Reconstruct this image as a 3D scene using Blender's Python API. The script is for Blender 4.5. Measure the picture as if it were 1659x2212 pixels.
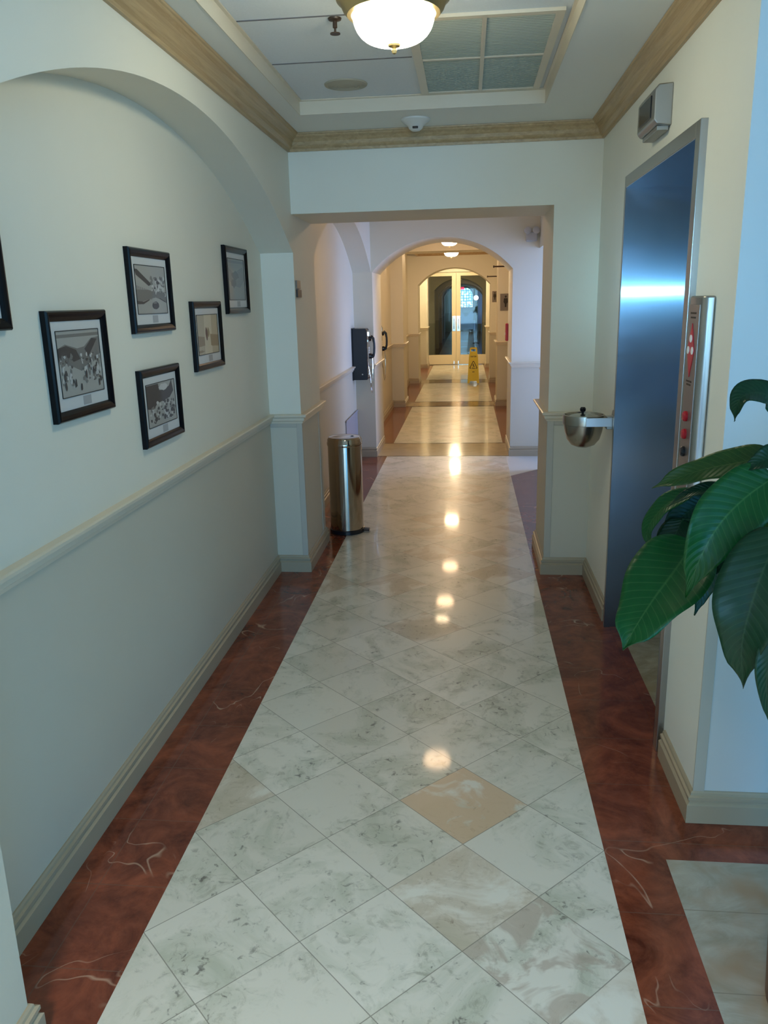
import bpy, bmesh, math, random
from mathutils import Vector, Matrix
random.seed(7)
for _o in list(bpy.data.objects): bpy.data.objects.remove(_o)
SC = bpy.context.scene
COL = SC.collection
pi = math.pi

# ------------------------------------------------------------------ camera
cam_d = bpy.data.cameras.new('camera'); cam = bpy.data.objects.new('camera', cam_d); COL.objects.link(cam)
cam_d.sensor_fit = 'VERTICAL'; cam_d.sensor_height = 24.0; cam_d.lens = 24.0 * 1720.95 / 2212.0
cam_d.clip_start = 0.02; cam_d.clip_end = 200
_r = Vector((0.99474, 0.10035, -0.02340)); _f = Vector((-0.10290, 0.96140, -0.25520)); _f.normalize()
_r = (_r - _f * _r.dot(_f)).normalized(); _u = _r.cross(_f)
M = Matrix((( _r.x, _u.x, -_f.x, 0), (_r.y, _u.y, -_f.y, 0), (_r.z, _u.z, -_f.z, 1.62), (0, 0, 0, 1)))
cam.matrix_world = M
SC.camera = cam
SC.view_settings.view_transform = 'Standard'; SC.view_settings.look = 'None'
SC.view_settings.gamma = 1.0; SC.view_settings.exposure = 0.0; SC.view_settings.use_curve_mapping = False
SC.cycles.max_bounces = 8; SC.cycles.diffuse_bounces = 5; SC.cycles.glossy_bounces = 4
SC.cycles.transparent_max_bounces = 12; SC.cycles.sample_clamp_indirect = 4.0; SC.cycles.use_denoising = True

# ------------------------------------------------------------------ world and daylight
W = bpy.data.worlds.new('world'); SC.world = W; W.use_nodes = True
bg = W.node_tree.nodes['Background']; bg.inputs[0].default_value = (0.24, 0.52, 1.0, 1); bg.inputs[1].default_value = 2.2
LAMP_BAY1 = 34.0        # lit glass of the near ceiling lamp
LAMP_FAR = 90.0          # lit glass of the corridor lamps
def area(name, loc, direction, sx, sy, power, color):
    d = bpy.data.lights.new(name, 'AREA'); d.shape = 'RECTANGLE'; d.size = sx; d.size_y = sy
    d.energy = power; d.color = color
    o = bpy.data.objects.new(name, d); COL.objects.link(o); o.location = loc
    o.rotation_euler = Vector(direction).to_track_quat('-Z', 'Y').to_euler()
    return o
# daylight through the glazed entrance behind the camera, the lobby windows and the side door far down the corridor
area('daylight_entrance', (0.6, -6.9, 1.35), (-0.02, 1, 0.35), 2.6, 2.3, 128, (0.40, 0.74, 1.0))
area('daylight_entrance_right', (3.4, -6.9, 1.35), (-0.05, 1, 0.0), 2.2, 2.3, 165, (0.05, 0.38, 0.85))
area('daylight_lobby_side', (5.9, -2.2, 1.5), (-1, 0.12, -0.30), 5.0, 2.0, 56, (0.22, 0.72, 1.0))
area('jamb_reflection_fill', (-1.30, -1.5, 1.25), (1, 0.0, 0.0), 1.3, 1.7, 14, (0.12, 0.42, 1.0))  # added unseen light, gives the steel jamb its broad blue reflection
area('jamb_streak_light', (-1.28, -1.5, 1.66), (2.0, 5.34, 0.0), 0.5, 0.016, 0.95, (0.30, 0.72, 1.0)).data.spread = math.radians(11)  # added narrow beam that draws the bright streak on the elevator jamb
area('near_floor_fill', (-0.42, -1.0, 2.49), (-0.08, 0.22, -1), 0.4, 0.4, 52, (1.0, 0.95, 0.82)).data.spread = math.radians(104)  # added unseen fill, brightens the near floor and, by bounce, the ceiling
area('daylight_side_door', (1.55, 8.08, 1.15), (-1, 0.0, 0.0), 0.6, 1.9, 16, (0.36, 0.52, 1.0)).data.spread = math.radians(100)
area('daylight_far_lobby', (2.4, 37.0, 1.3), (-1, 0.45, 0), 2.2, 1.8, 60, (0.25, 0.5, 1.0))

# ------------------------------------------------------------------ mesh helpers
def new(name, bm, mat, parent=None, smooth=False, bevel=0.0, angle=40):
    bmesh.ops.recalc_face_normals(bm, faces=bm.faces)
    me = bpy.data.meshes.new(name); bm.to_mesh(me); bm.free()
    for m in (mat if isinstance(mat, (list, tuple)) else [mat]): me.materials.append(m)
    o = bpy.data.objects.new(name, me); COL.objects.link(o)
    if parent: o.parent = parent
    if smooth:
        for p in me.polygons: p.use_smooth = True
        try: me.set_sharp_from_angle(angle=math.radians(angle))
        except Exception: pass
    if bevel:
        md = o.modifiers.new('bevel', 'BEVEL'); md.width = bevel; md.segments = 2; md.limit_method = 'ANGLE'
    return o
def struct(name, bm, mat, parent=None, **k):
    o = new(name, bm, mat, parent, **k)
    if not parent: o['kind'] = 'structure'
    return o
def thing(name, label, cat, loc=(0, 0, 0), group=None, rz=0):
    o = bpy.data.objects.new(name, None); COL.objects.link(o); o.location = loc; o.rotation_euler = (0, 0, rz)
    o.empty_display_size = 0.05
    o['label'] = label; o['category'] = cat
    if group: o['group'] = group
    return o
def tag(o, label, cat, group=None):
    o['label'] = label; o['category'] = cat
    if group: o['group'] = group
    return o
def box(bm, x0, x1, y0, y1, z0, z1, mi=0):
    v = [bm.verts.new((x, y, z)) for x in (x0, x1) for y in (y0, y1) for z in (z0, z1)]
    for f in ((0, 1, 3, 2), (4, 6, 7, 5), (0, 4, 5, 1), (2, 3, 7, 6), (0, 2, 6, 4), (1, 5, 7, 3)):
        bm.faces.new([v[i] for i in f]).material_index = mi
    return v
def quad(bm, pts, mi=0):
    f = bm.faces.new([bm.verts.new(p) for p in pts]); f.material_index = mi; return f
def B(): return bmesh.new()
def bx(*a):
    bm = B(); box(bm, *a); return bm
def lathe(bm, prof, c=(0, 0, 0), seg=40, axis='Z', ribs=0, ribamp=0, mi=0):
    rings = []
    for (r, h) in prof:
        ring = []
        for i in range(seg):
            a = 2 * pi * i / seg
            rr = r * (1 + (ribamp * (1 if i % 2 else -1) if ribs else 0)) if r > 1e-6 else 1e-5
            x, y = rr * math.cos(a), rr * math.sin(a)
            p = {'Z': (x, y, h), 'X': (h, x, y), 'Y': (x, h, y)}[axis]
            ring.append(bm.verts.new((p[0] + c[0], p[1] + c[1], p[2] + c[2])))
        rings.append(ring)
    for a, b in zip(rings, rings[1:]):
        for i in range(seg):
            j = (i + 1) % seg
            bm.faces.new((a[i], a[j], b[j], b[i])).material_index = mi
    for ring in (rings[0], rings[-1]):
        bm.faces.new(ring).material_index = mi
    return bm
def tube(bm, pts, r, seg=10, mi=0):
    pts = [Vector(p) for p in pts]; rings = []
    rad = r if isinstance(r, (list, tuple)) else [r] * len(pts)
    up = Vector((0.123, 0.3, 0.95)).normalized()
    for i, p in enumerate(pts):
        t = (pts[min(i + 1, len(pts) - 1)] - pts[max(i - 1, 0)]).normalized()
        n = t.cross(up)
        if n.length < 1e-3: n = t.cross(Vector((1, 0, 0)))
        n.normalize(); b = t.cross(n)
        rings.append([bm.verts.new(p + (n * math.cos(2 * pi * k / seg) + b * math.sin(2 * pi * k / seg)) * rad[i]) for k in range(seg)])
    for a, b in zip(rings, rings[1:]):
        for k in range(seg):
            bm.faces.new((a[k], a[(k + 1) % seg], b[(k + 1) % seg], b[k])).material_index = mi
    bm.faces.new(rings[0]).material_index = mi; bm.faces.new(rings[-1]).material_index = mi
    return bm
def prism(bm, poly, d0, d1, plane='xz', mi=0):
    """extrude a closed 2-D outline between d0 and d1 along the missing axis"""
    def P(a, b, d): return {'xz': (a, d, b), 'yz': (d, a, b), 'xy': (a, b, d)}[plane]
    A = [bm.verts.new(P(a, b, d0)) for a, b in poly]; Bv = [bm.verts.new(P(a, b, d1)) for a, b in poly]
    n = len(poly)
    bm.faces.new(A).material_index = mi; bm.faces.new(Bv).material_index = mi
    for i in range(n):
        bm.faces.new((A[i], A[(i + 1) % n], Bv[(i + 1) % n], Bv[i])).material_index = mi
    return bm
def sweep(bm, path, prof, side=1, closed=False):
    """sweep a (distance from wall, z) outline along a plan polyline with mitred corners; side=+1: room lies to the right"""
    n = len(path); P = [Vector(p) for p in path]
    def nrm(a, b):
        d = (b - a).normalized(); return Vector((d.y, -d.x)) * side
    rings = []
    for i in range(n):
        if closed:
            n1 = nrm(P[i - 1], P[i]); n2 = nrm(P[i], P[(i + 1) % n])
        else:
            n1 = nrm(P[i - 1], P[i]) if i > 0 else nrm(P[0], P[1])
            n2 = nrm(P[i], P[i + 1]) if i < n - 1 else n1
        m = (n1 + n2) / (1 + n1.dot(n2))
        rings.append([bm.verts.new((P[i].x + m.x * d, P[i].y + m.y * d, z)) for d, z in prof])
    k = len(prof)
    pairs = list(zip(rings, rings[1:])) + ([(rings[-1], rings[0])] if closed else [])
    for a, b in pairs:
        for j in range(k):
            bm.faces.new((a[j], a[(j + 1) % k], b[(j + 1) % k], b[j]))
    if not closed:
        bm.faces.new(rings[0]); bm.faces.new(rings[-1])
    return bm

# ------------------------------------------------------------------ materials
def mat(name, col, rough=0.5, metal=0.0, **k):
    m = bpy.data.materials.new(name); m.use_nodes = True
    p = m.node_tree.nodes['Principled BSDF']
    p.inputs['Base Color'].default_value = (*col, 1); p.inputs['Roughness'].default_value = rough
    p.inputs['Metallic'].default_value = metal
    for key, v in k.items(): p.inputs[key.replace('_', ' ')].default_value = v
    return m
class N:
    """tiny node-graph writer"""
    def __init__(s, m): s.t = m.node_tree; s.p = s.t.nodes['Principled BSDF']
    def n(s, kind, **k):
        x = s.t.nodes.new(kind)
        for a, v in k.items(): setattr(x, a, v)
        return x
    def set(s, sock, v):
        if isinstance(v, bpy.types.NodeSocket): s.t.links.new(v, sock)
        else: sock.default_value = v
    def math(s, op, a, b=0.0, c=None, clamp=False):
        x = s.n('ShaderNodeMath', operation=op, use_clamp=clamp); s.set(x.inputs[0], a); s.set(x.inputs[1], b)
        if c is not None: s.set(x.inputs[2], c)
        return x.outputs[0]
    def mix(s, f, a, b):
        x = s.n('ShaderNodeMix', data_type='RGBA'); s.set(x.inputs[0], f)
        for i, v in ((6, a), (7, b)):
            s.set(x.inputs[i], v if isinstance(v, bpy.types.NodeSocket) else (*v, 1))
        return x.outputs[2]
    def ramp(s, f, lo, hi):
        x = s.n('ShaderNodeMapRange'); x.clamp = True; s.set(x.inputs[0], f); x.inputs[1].default_value = lo; x.inputs[2].default_value = hi
        return x.outputs[0]
    def pos(s):
        g = s.n('ShaderNodeNewGeometry'); x = s.n('ShaderNodeSeparateXYZ'); s.t.links.new(g.outputs['Position'], x.inputs[0])
        return g.outputs['Position'], x.outputs[0], x.outputs[1], x.outputs[2]
    def noise(s, v, scale, detail=4, rough=0.55, dist=0.0):
        x = s.n('ShaderNodeTexNoise'); s.set(x.inputs['Vector'], v); x.inputs['Scale'].default_value = scale
        x.inputs['Detail'].default_value = detail; x.inputs['Roughness'].default_value = rough; x.inputs['Distortion'].default_value = dist
        return x.outputs[0]
    def xyz(s, a, b, c):
        x = s.n('ShaderNodeCombineXYZ'); s.set(x.inputs[0], a); s.set(x.inputs[1], b); s.set(x.inputs[2], c); return x.outputs[0]
    def base(s, c): s.t.links.new(c, s.p.inputs['Base Color'])
    def bump(s, h, strength=0.2, dist=0.002):
        x = s.n('ShaderNodeBump'); x.inputs['Strength'].default_value = strength; x.inputs['Distance'].default_value = dist
        s.set(x.inputs['Height'], h); s.t.links.new(x.outputs[0], s.p.inputs['Normal'])

UP = (0.80, 0.76, 0.64); LOW = (0.585, 0.545, 0.44)
def wall_paint(name, two_tone=True):
    m = mat(name, UP, 0.55); g = N(m); v, x, y, z = g.pos()
    n = g.noise(v, 3.0, 3); up = g.mix(n, tuple(c * 0.97 for c in UP), tuple(min(c * 1.03, 1) for c in UP))
    if two_tone:
        lo = g.mix(n, tuple(c * 0.97 for c in LOW), tuple(c * 1.03 for c in LOW))
        up = g.mix(g.math('GREATER_THAN', z, 0.955), lo, up)
    g.base(up); g.bump(g.noise(v, 260, 2), 0.12, 0.001)
    return m
M_wall = wall_paint('two_tone_wall_paint'); M_wallp = wall_paint('cream_wall_paint', False)
UP = (0.88, 0.87, 0.78); M_wallw = wall_paint('pale_cream_wall_paint', False); UP = (0.80, 0.76, 0.64)
M_soffit = mat('soffit_paint', (0.84, 0.84, 0.78), 0.6)
M_trim = mat('cream_trim_paint', (0.72, 0.64, 0.50), 0.35)
M_base = mat('tan_baseboard_paint', (0.40, 0.335, 0.235), 0.4)
M_panel = mat('wainscot_paint', (0.48, 0.45, 0.38), 0.45)
def oak():
    m = mat('oak_crown', (0.4, 0.25, 0.1), 0.38); g = N(m); v, x, y, z = g.pos()
    along = g.xyz(g.math('MULTIPLY', x, 22), g.math('MULTIPLY', y, 2.0), g.math('MULTIPLY', z, 60))
    n = g.noise(along, 1.0, 5, 0.65, 1.2)
    g.base(g.mix(g.ramp(n, 0.3, 0.7), (0.36, 0.24, 0.115), (0.54, 0.385, 0.205)))
    return m
M_oak = oak()
M_tile = mat('ceiling_tile', (0.66, 0.68, 0.70), 0.9)
_g = N(M_tile); _v, _x, _y, _z = _g.pos(); _n = _g.noise(_v, 180, 3); _g.base(_g.mix(_n, (0.72, 0.77, 0.81), (0.82, 0.87, 0.91)))
M_dark = mat('dark_gap', (0.16, 0.16, 0.175), 0.8)

def red_marble():
    m = mat('red_marble', (0.2, 0.05, 0.03), 0.12); g = N(m); v, x, y, z = g.pos()
    n1 = g.noise(v, 4.5, 8, 0.68, 1.6); n2 = g.noise(v, 30, 4, 0.6)
    c = g.mix(g.ramp(n1, 0.32, 0.70), (0.085, 0.018, 0.009), (0.31, 0.080, 0.036))
    c = g.mix(g.math('MULTIPLY', g.ramp(n2, 0.45, 0.8), 0.35), c, (0.32, 0.095, 0.05))
    # pale calcite veins
    w = g.noise(v, 2.6, 3, 0.5, 0.7); vein = g.math('SUBTRACT', 1.0, g.ramp(g.math('ABSOLUTE', g.math('SUBTRACT', w, 0.5)), 0.0, 0.005))
    gate = g.ramp(g.noise(v, 4.2, 2), 0.50, 0.60)
    c = g.mix(g.math('MULTIPLY', g.math('MULTIPLY', vein, gate), 0.7), c, (0.55, 0.36, 0.25))
    # joints
    fy = g.math('ABSOLUTE', g.math('SUBTRACT', g.math('FRACT', g.math('DIVIDE', g.math('ADD', y, 20.03), 0.30)), 0.5))
    jy = g.math('GREATER_THAN', fy, 0.494)
    fx = g.math('LESS_THAN', g.math('ABSOLUTE', g.math('ADD', x, 1.06)), 0.0017)
    c = g.mix(g.math('MULTIPLY', g.math('MAXIMUM', jy, fx), 0.5), c, (0.16, 0.09, 0.06))
    g.base(c); return m
M_red = red_marble()
def cream_marble():
    m = mat('cream_marble', (0.6, 0.56, 0.48), 0.30, Specular_IOR_Level=0.42, Coat_Weight=0.42, Coat_Roughness=0.06, Coat_IOR=1.45); g = N(m); v, x, y, z = g.pos()
    a = g.math('DIVIDE', g.math('ADD', x, 0.857), 0.4247); b = g.math('DIVIDE', g.math('SUBTRACT', y, 1.70), 0.4195)
    u = g.math('ADD', a, b); w = g.math('SUBTRACT', a, b)
    iu, iw = g.math('FLOOR', u), g.math('FLOOR', w)
    wn = g.n('ShaderNodeTexWhiteNoise', noise_dimensions='3D'); g.set(wn.inputs['Vector'], g.xyz(iu, iw, 0.0))
    rnd = wn.outputs['Value']; rc = wn.outputs['Color']
    off = g.n('ShaderNodeVectorMath', operation='MULTIPLY_ADD'); g.set(off.inputs[0], rc); off.inputs[1].default_value = (9, 9, 9); g.set(off.inputs[2], v)
    q = off.outputs[0]
    n1 = g.noise(q, 3.4, 6, 0.62, 1.1); n2 = g.noise(q, 13, 6, 0.7, 2.0); n3 = g.noise(q, 34, 4, 0.6, 0.6)
    c = g.mix(rnd, (0.66, 0.63, 0.545), (0.76, 0.73, 0.645))
    c = g.mix(g.math('MULTIPLY', g.ramp(n1, 0.47, 0.66), 0.72), c, (0.435, 0.46, 0.36))          # soft green-grey clouds
    c = g.mix(g.math('MULTIPLY', g.math('MULTIPLY', g.ramp(n2, 0.53, 0.66), g.ramp(n1, 0.40, 0.58)), 0.65), c, (0.30, 0.29, 0.225))   # mottled veins
    c = g.mix(g.math('MULTIPLY', g.math('MULTIPLY', g.ramp(n3, 0.60, 0.68), g.ramp(n1, 0.46, 0.58)), 0.8), c, (0.13, 0.115, 0.10))   # dark specks
    tan = g.math('MULTIPLY', g.math('GREATER_THAN', rnd, 0.86), g.ramp(n1, 0.40, 0.52))
    c = g.mix(g.math('MULTIPLY', tan, 0.45), c, (0.50, 0.37, 0.25))
    sp = g.math('MULTIPLY', g.math('COMPARE', iu, 3.0, 0.1), g.math('COMPARE', iw, 0.0, 0.1))
    nb = g.noise(v, 6, 4, 0.6, 0.8)
    c = g.mix(g.math('MULTIPLY', sp, g.math('MULTIPLY', g.ramp(nb, 0.36, 0.46), 0.85)), c, (0.60, 0.425, 0.27))          # the peach tile
    sp2 = g.math('MULTIPLY', g.math('COMPARE', iu, 2.0, 0.1), g.math('COMPARE', iw, 2.0, 0.1))
    c = g.mix(g.math('MULTIPLY', sp2, g.math('MULTIPLY', g.ramp(nb, 0.48, 0.54), 0.7)), c, (0.44, 0.36, 0.29))
    eu = g.math('ABSOLUTE', g.math('SUBTRACT', g.math('FRACT', u), 0.5)); ew = g.math('ABSOLUTE', g.math('SUBTRACT', g.math('FRACT', w), 0.5))
    j = g.math('GREATER_THAN', g.math('MAXIMUM', eu, ew), 0.4955)
    c = g.mix(g.math('MULTIPLY', j, 0.8), c, (0.22, 0.20, 0.165))
    g.base(c); return m
M_cream = cream_marble()
def beige_marble(name, c1, c2, c3, sx, x0, sy, y0):
    m = mat(name, c1, 0.14); g = N(m); v, x, y, z = g.pos()
    st = g.xyz(g.math('MULTIPLY', x, 3.0), g.math('MULTIPLY', y, 5.5), 0.0)
    n1 = g.noise(st, 1.4, 7, 0.66, 1.8); n2 = g.noise(v, 3.2, 3)
    c = g.mix(g.ramp(n1, 0.32, 0.68), c1, c2); c = g.mix(g.ramp(n2, 0.5, 0.66), c, c3)
    jx = g.math('GREATER_THAN', g.math('ABSOLUTE', g.math('SUBTRACT', g.math('FRACT', g.math('DIVIDE', g.math('ADD', x, x0), sx)), 0.5)), 0.494)
    jy = g.math('GREATER_THAN', g.math('ABSOLUTE', g.math('SUBTRACT', g.math('FRACT', g.math('DIVIDE', g.math('ADD', y, y0), sy)), 0.5)), 0.494)
    c = g.mix(g.math('MULTIPLY', g.math('MAXIMUM', jx, jy), 0.5), c, (0.16, 0.13, 0.09))
    g.base(c); return m
M_lobby = beige_marble('lobby_marble', (0.30, 0.28, 0.215), (0.44, 0.42, 0.36), (0.34, 0.235, 0.14), 0.36, 0.13, 0.27, 19.98)
M_recess = beige_marble('elevator_floor_marble', (0.30, 0.245, 0.14), (0.47, 0.41, 0.28), (0.34, 0.26, 0.14), 0.6, 0.2, 0.30, 19.72)
M_band = mat('threshold_marble', (0.42, 0.32, 0.2), 0.12)
_g = N(M_band); _v, _x, _y, _z = _g.pos(); _n = _g.noise(_v, 5, 5, 0.6, 1); _g.base(_g.mix(_n, (0.34, 0.245, 0.14), (0.52, 0.42, 0.28)))
M_black = mat('black_marble', (0.012, 0.011, 0.012), 0.12)
M_side = mat('white_marble', (0.72, 0.70, 0.66), 0.14)

def steel(name, col, rough, aniso=0.0, tang=(0.6, 0.8, 0)):
    m = mat(name, col, rough, 1.0); g = N(m)
    if aniso:
        m.node_tree.nodes['Principled BSDF'].inputs['Anisotropic'].default_value = aniso
        g.set(g.p.inputs['Tangent'], g.xyz(*tang))
    return m
def brushed(name, col):
    m = bpy.data.materials.new(name); m.use_nodes = True; t = m.node_tree
    for x in list(t.nodes): t.nodes.remove(x)
    o = t.nodes.new('ShaderNodeOutputMaterial'); mx = t.nodes.new('ShaderNodeMixShader'); mx.inputs[0].default_value = 0.3
    tg = t.nodes.new('ShaderNodeCombineXYZ'); tg.inputs[2].default_value = 1.0
    for i, (ro, an) in enumerate(((0.21, 0.91), (0.34, 0.78))):      # vertical grain: tight up and down, wide sideways
        b = t.nodes.new('ShaderNodeBsdfAnisotropic'); b.inputs['Color'].default_value = (*col, 1); b.inputs['Roughness'].default_value = ro
        b.inputs['Anisotropy'].default_value = an; t.links.new(tg.outputs[0], b.inputs['Tangent']); t.links.new(b.outputs[0], mx.inputs[1 + i])
    t.links.new(mx.outputs[0], o.inputs[0]); return m
M_steel = brushed('blue_tinted_stainless', (0.26, 0.34, 0.45))  # blue daylight reflection partly painted into the neutral steel colour
M_frame = steel('stainless_frame', (0.40, 0.40, 0.385), 0.33, 0.4)
M_chrome = steel('chrome', (0.68, 0.64, 0.58), 0.09); M_bin = steel('bin_steel', (0.46, 0.42, 0.36), 0.10); M_strap = steel('satin_strap', (0.75, 0.77, 0.80), 0.35)
M_ash = steel('satin_ash_steel', (0.42, 0.39, 0.34), 0.24)
M_brass = mat('antique_brass', (0.50, 0.38, 0.18), 0.32, 0.85)
M_blackp = mat('black_plastic', (0.008, 0.009, 0.013), 0.22)
M_blackpf = mat('black_powder_coat', (0.006, 0.008, 0.014), 0.4)
M_lacq = mat('black_lacquer', (0.006, 0.0055, 0.0065), 0.2, Specular_IOR_Level=0.16)
M_mat = mat('picture_mat', (0.60, 0.60, 0.585), 0.55, Coat_Weight=0.3, Coat_Roughness=0.03)
def ink(name, c): return mat(name, c, 0.6, Coat_Weight=0.3, Coat_Roughness=0.03)
M_wplas = mat('white_plastic', (0.72, 0.70, 0.64), 0.4)
M_gplas = mat('grey_plastic', (0.55, 0.56, 0.60), 0.45)
M_redp = mat('red_paint', (0.50, 0.018, 0.035), 0.35)
M_redlit = mat('red_button', (0.45, 0.01, 0.02), 0.2)
M_white = mat('white_print', (0.85, 0.85, 0.82), 0.5)
M_yel = mat('yellow_plastic', (0.60, 0.46, 0.02), 0.4)
M_ink = mat('sign_black', (0.02, 0.013, 0.006), 0.5)
M_door = mat('cream_door_paint', (0.76, 0.66, 0.46), 0.4)
M_brown = mat('dark_brown_metal', (0.05, 0.03, 0.02), 0.4)
M_sign = mat('bronze_sign', (0.20, 0.165, 0.13), 0.35)
M_lowpanel = mat('grey_panel_paint', (0.34, 0.33, 0.36), 0.6)
M_pot = mat('terracotta_glaze', (0.20, 0.09, 0.05), 0.4)
M_soil = mat('potting_soil', (0.03, 0.02, 0.012), 0.95)
M_up = mat('pale_upholstery', (0.75, 0.78, 0.85), 0.8)
M_grille = mat('filter_grille', (0.40, 0.44, 0.38), 0.7)
def emis(name, col, strength):
    m = bpy.data.materials.new(name); m.use_nodes = True; t = m.node_tree
    p = t.nodes['Principled BSDF']; p.inputs['Base Color'].default_value = (*col, 1); p.inputs['Roughness'].default_value = 0.25
    p.inputs['Emission Color'].default_value = (*col, 1); p.inputs['Emission Strength'].default_value = strength
    return m
M_lamp1 = emis('lit_ribbed_glass', (1.0, 0.93, 0.66), LAMP_BAY1)
M_lamp = emis('lit_warm_glass', (1.0, 0.70, 0.40), LAMP_FAR)
M_lamp3 = emis('lit_mid_glass', (1.0, 0.74, 0.44), 66.0)
M_lamp2 = emis('lit_amber_glass', (1.0, 0.66, 0.38), 27.0)
M_lamp5 = emis('lit_bright_glass', (1.0, 0.78, 0.48), 240.0)
M_lampfar = emis('lit_cool_lamp', (1.0, 0.97, 0.92), 5.0)
M_exit = emis('lit_red_sign', (1.0, 0.03, 0.12), 1.6)
def glass():
    m = bpy.data.materials.new('door_glass'); m.use_nodes = True; t = m.node_tree
    for x in list(t.nodes): t.nodes.remove(x)
    o = t.nodes.new('ShaderNodeOutputMaterial'); mx = t.nodes.new('ShaderNodeMixShader'); tr = t.nodes.new('ShaderNodeBsdfTransparent')
    gl = t.nodes.new('ShaderNodeBsdfGlossy'); fr = t.nodes.new('ShaderNodeFresnel'); fr.inputs[0].default_value = 1.5
    tr.inputs[0].default_value = (0.82, 0.88, 0.86, 1); gl.inputs['Roughness'].default_value = 0.02
    t.links.new(fr.outputs[0], mx.inputs[0]); t.links.new(tr.outputs[0], mx.inputs[1]); t.links.new(gl.outputs[0], mx.inputs[2]); t.links.new(mx.outputs[0], o.inputs[0])
    return m
M_glass = glass()
def stained():
    m = bpy.data.materials.new('patterned_window_glass'); m.use_nodes = True; g = N(m); v, x, y, z = g.pos()
    q = g.xyz(x, z, 0.0)
    vo = g.n('ShaderNodeTexVoronoi', feature='F1'); g.set(vo.inputs['Vector'], q); vo.inputs['Scale'].default_value = 7.5; vo.inputs['Randomness'].default_value = 0.35
    d = g.ramp(vo.outputs['Distance'], 0.26, 0.5); low = g.ramp(z, 1.62, 1.5)
    c = g.mix(g.noise(q, 4, 2), (0.22, 0.75, 0.95), (0.62, 1.0, 1.0)); c = g.mix(g.math('MULTIPLY', low, 0.5), c, (1, 1, 1)); c = g.mix(g.math('MULTIPLY', d, 0.92), c, (0.004, 0.05, 0.09))
    g.t.links.new(c, g.p.inputs['Emission Color']); g.p.inputs['Emission Strength'].default_value = 4.2
    g.p.inputs['Base Color'].default_value = (0.05, 0.1, 0.12, 1); g.p.inputs['Roughness'].default_value = 0.3
    return m
M_stained = stained()
def leaf_mat(name, c1, c2, vein):
    m = mat(name, c1, 0.34); g = N(m)
    uv = g.n('ShaderNodeUVMap'); sp = g.n('ShaderNodeSeparateXYZ'); g.t.links.new(uv.outputs[0], sp.inputs[0]); a, b = sp.outputs[0], sp.outputs[1]
    s = g.math('ABSOLUTE', g.math('SUBTRACT', a, 0.5))
    f = g.math('ABSOLUTE', g.math('SUBTRACT', g.math('FRACT', g.math('SUBTRACT', g.math('MULTIPLY', b, 17.0), g.math('MULTIPLY', s, 5.0))), 0.5))
    side = g.math('SUBTRACT', 1.0, g.ramp(f, 0.0, 0.09)); mid = g.math('SUBTRACT', 1.0, g.ramp(s, 0.0, 0.022))
    c = g.mix(g.noise(g.xyz(a, b, 0.0), 5, 3), c1, c2)
    c = g.mix(g.math('MULTIPLY', side, 0.38), c, vein); c = g.mix(g.math('MULTIPLY', mid, 0.6), c, vein)
    g.base(c); g.bump(f, 0.35, 0.002)
    g.p.inputs['Specular IOR Level'].default_value = 0.24
    return m
M_leaf = leaf_mat('glossy_leaf', (0.003, 0.045, 0.008), (0.006, 0.075, 0.012), (0.05, 0.14, 0.035))
M_leafd = leaf_mat('dark_leaf', (0.003, 0.024, 0.009), (0.005, 0.038, 0.012), (0.03, 0.07, 0.03))
M_leafy = leaf_mat('ageing_leaf', (0.008, 0.05, 0.008), (0.035, 0.07, 0.012), (0.09, 0.14, 0.035))

# ------------------------------------------------------------------ the place: dimensions
XN, XA, XE, XP = -1.171, -0.981, 0.716, 0.467       # niche back wall, arcade face, elevator wall, portal pier
YC, YP = 2.294, 4.658
ZS, ZT = 2.51, 2.575                               # soffit, tiled ceiling in the tray
RZ0, RZ1, BZ = 0.93, 0.985, 0.105                  # chair rail, baseboard
NICHES = [(-2.43, 0.80), (1.362, YP), (5.30, 8.45), (9.27, 12.62), (13.24, 16.30), (17.00, 20.00)]
WALLS = [(YP, 5.25, 'lintel', 2.105), (8.45, 9.27, 'arch', 0), (12.62, 13.24, 'lintel', 2.34), (16.30, 17.00, 'arch', 0), (20.0, 20.6, 'lintel', 2.46)]
DOOR_Y = 21.0
def arc_z(t, half, rise_top, r):
    return rise_top - r + math.sqrt(max(r * r - t * t, 0))

# floor
bm = B()
quad(bm, [(-1.4, -7.2, 0), (6.2, -7.2, 0), (6.2, 46, 0), (-1.4, 46, 0)], 0)
bm2z = 0.0006
def rect(x0, x1, y0, y1, mi, z=bm2z): quad(bm, [(x0, y0, z), (x1, y0, z), (x1, y1, z), (x0, y1, z)], mi)
rect(-0.857, 0.417, -7.0, 8.445, 1)
rect(0.592, 6.1, -7.0, 2.092, 2)
rect(0.765, 1.16, 2.73, 3.85, 3)
rect(XA, XP, 8.475, 9.235, 4); rect(XA, XP, 8.445, 8.475, 5); rect(XA, XP, 9.235, 9.275, 5)
rect(-0.857, 0.417, 9.275, 12.58, 1)
rect(XA, XP, 12.62, 12.66, 5); rect(XA, XP, 12.66, 13.18, 4); rect(XA, XP, 13.18, 13.22, 5)
rect(-0.857, 0.417, 13.24, 16.27, 1)
rect(XA, XP, 16.30, 16.34, 5); rect(XA, XP, 16.34, 16.92, 4); rect(XA, XP, 16.92, 16.96, 5)
rect(-0.857, 0.417, 17.0, 20.9, 1); rect(-1.15, 0.70, 20.9, 21.12, 4)
rect(-0.857, 0.417, 21.12, 45, 1)
quad(bm, [(0.417, 7.45, bm2z), (0.69, 7.74, bm2z), (1.7, 7.74, bm2z), (1.7, 8.445, bm2z), (0.417, 8.445, bm2z)], 6)
struct('floor', bm, [M_red, M_cream, M_lobby, M_recess, M_band, M_black, M_side])

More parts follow.
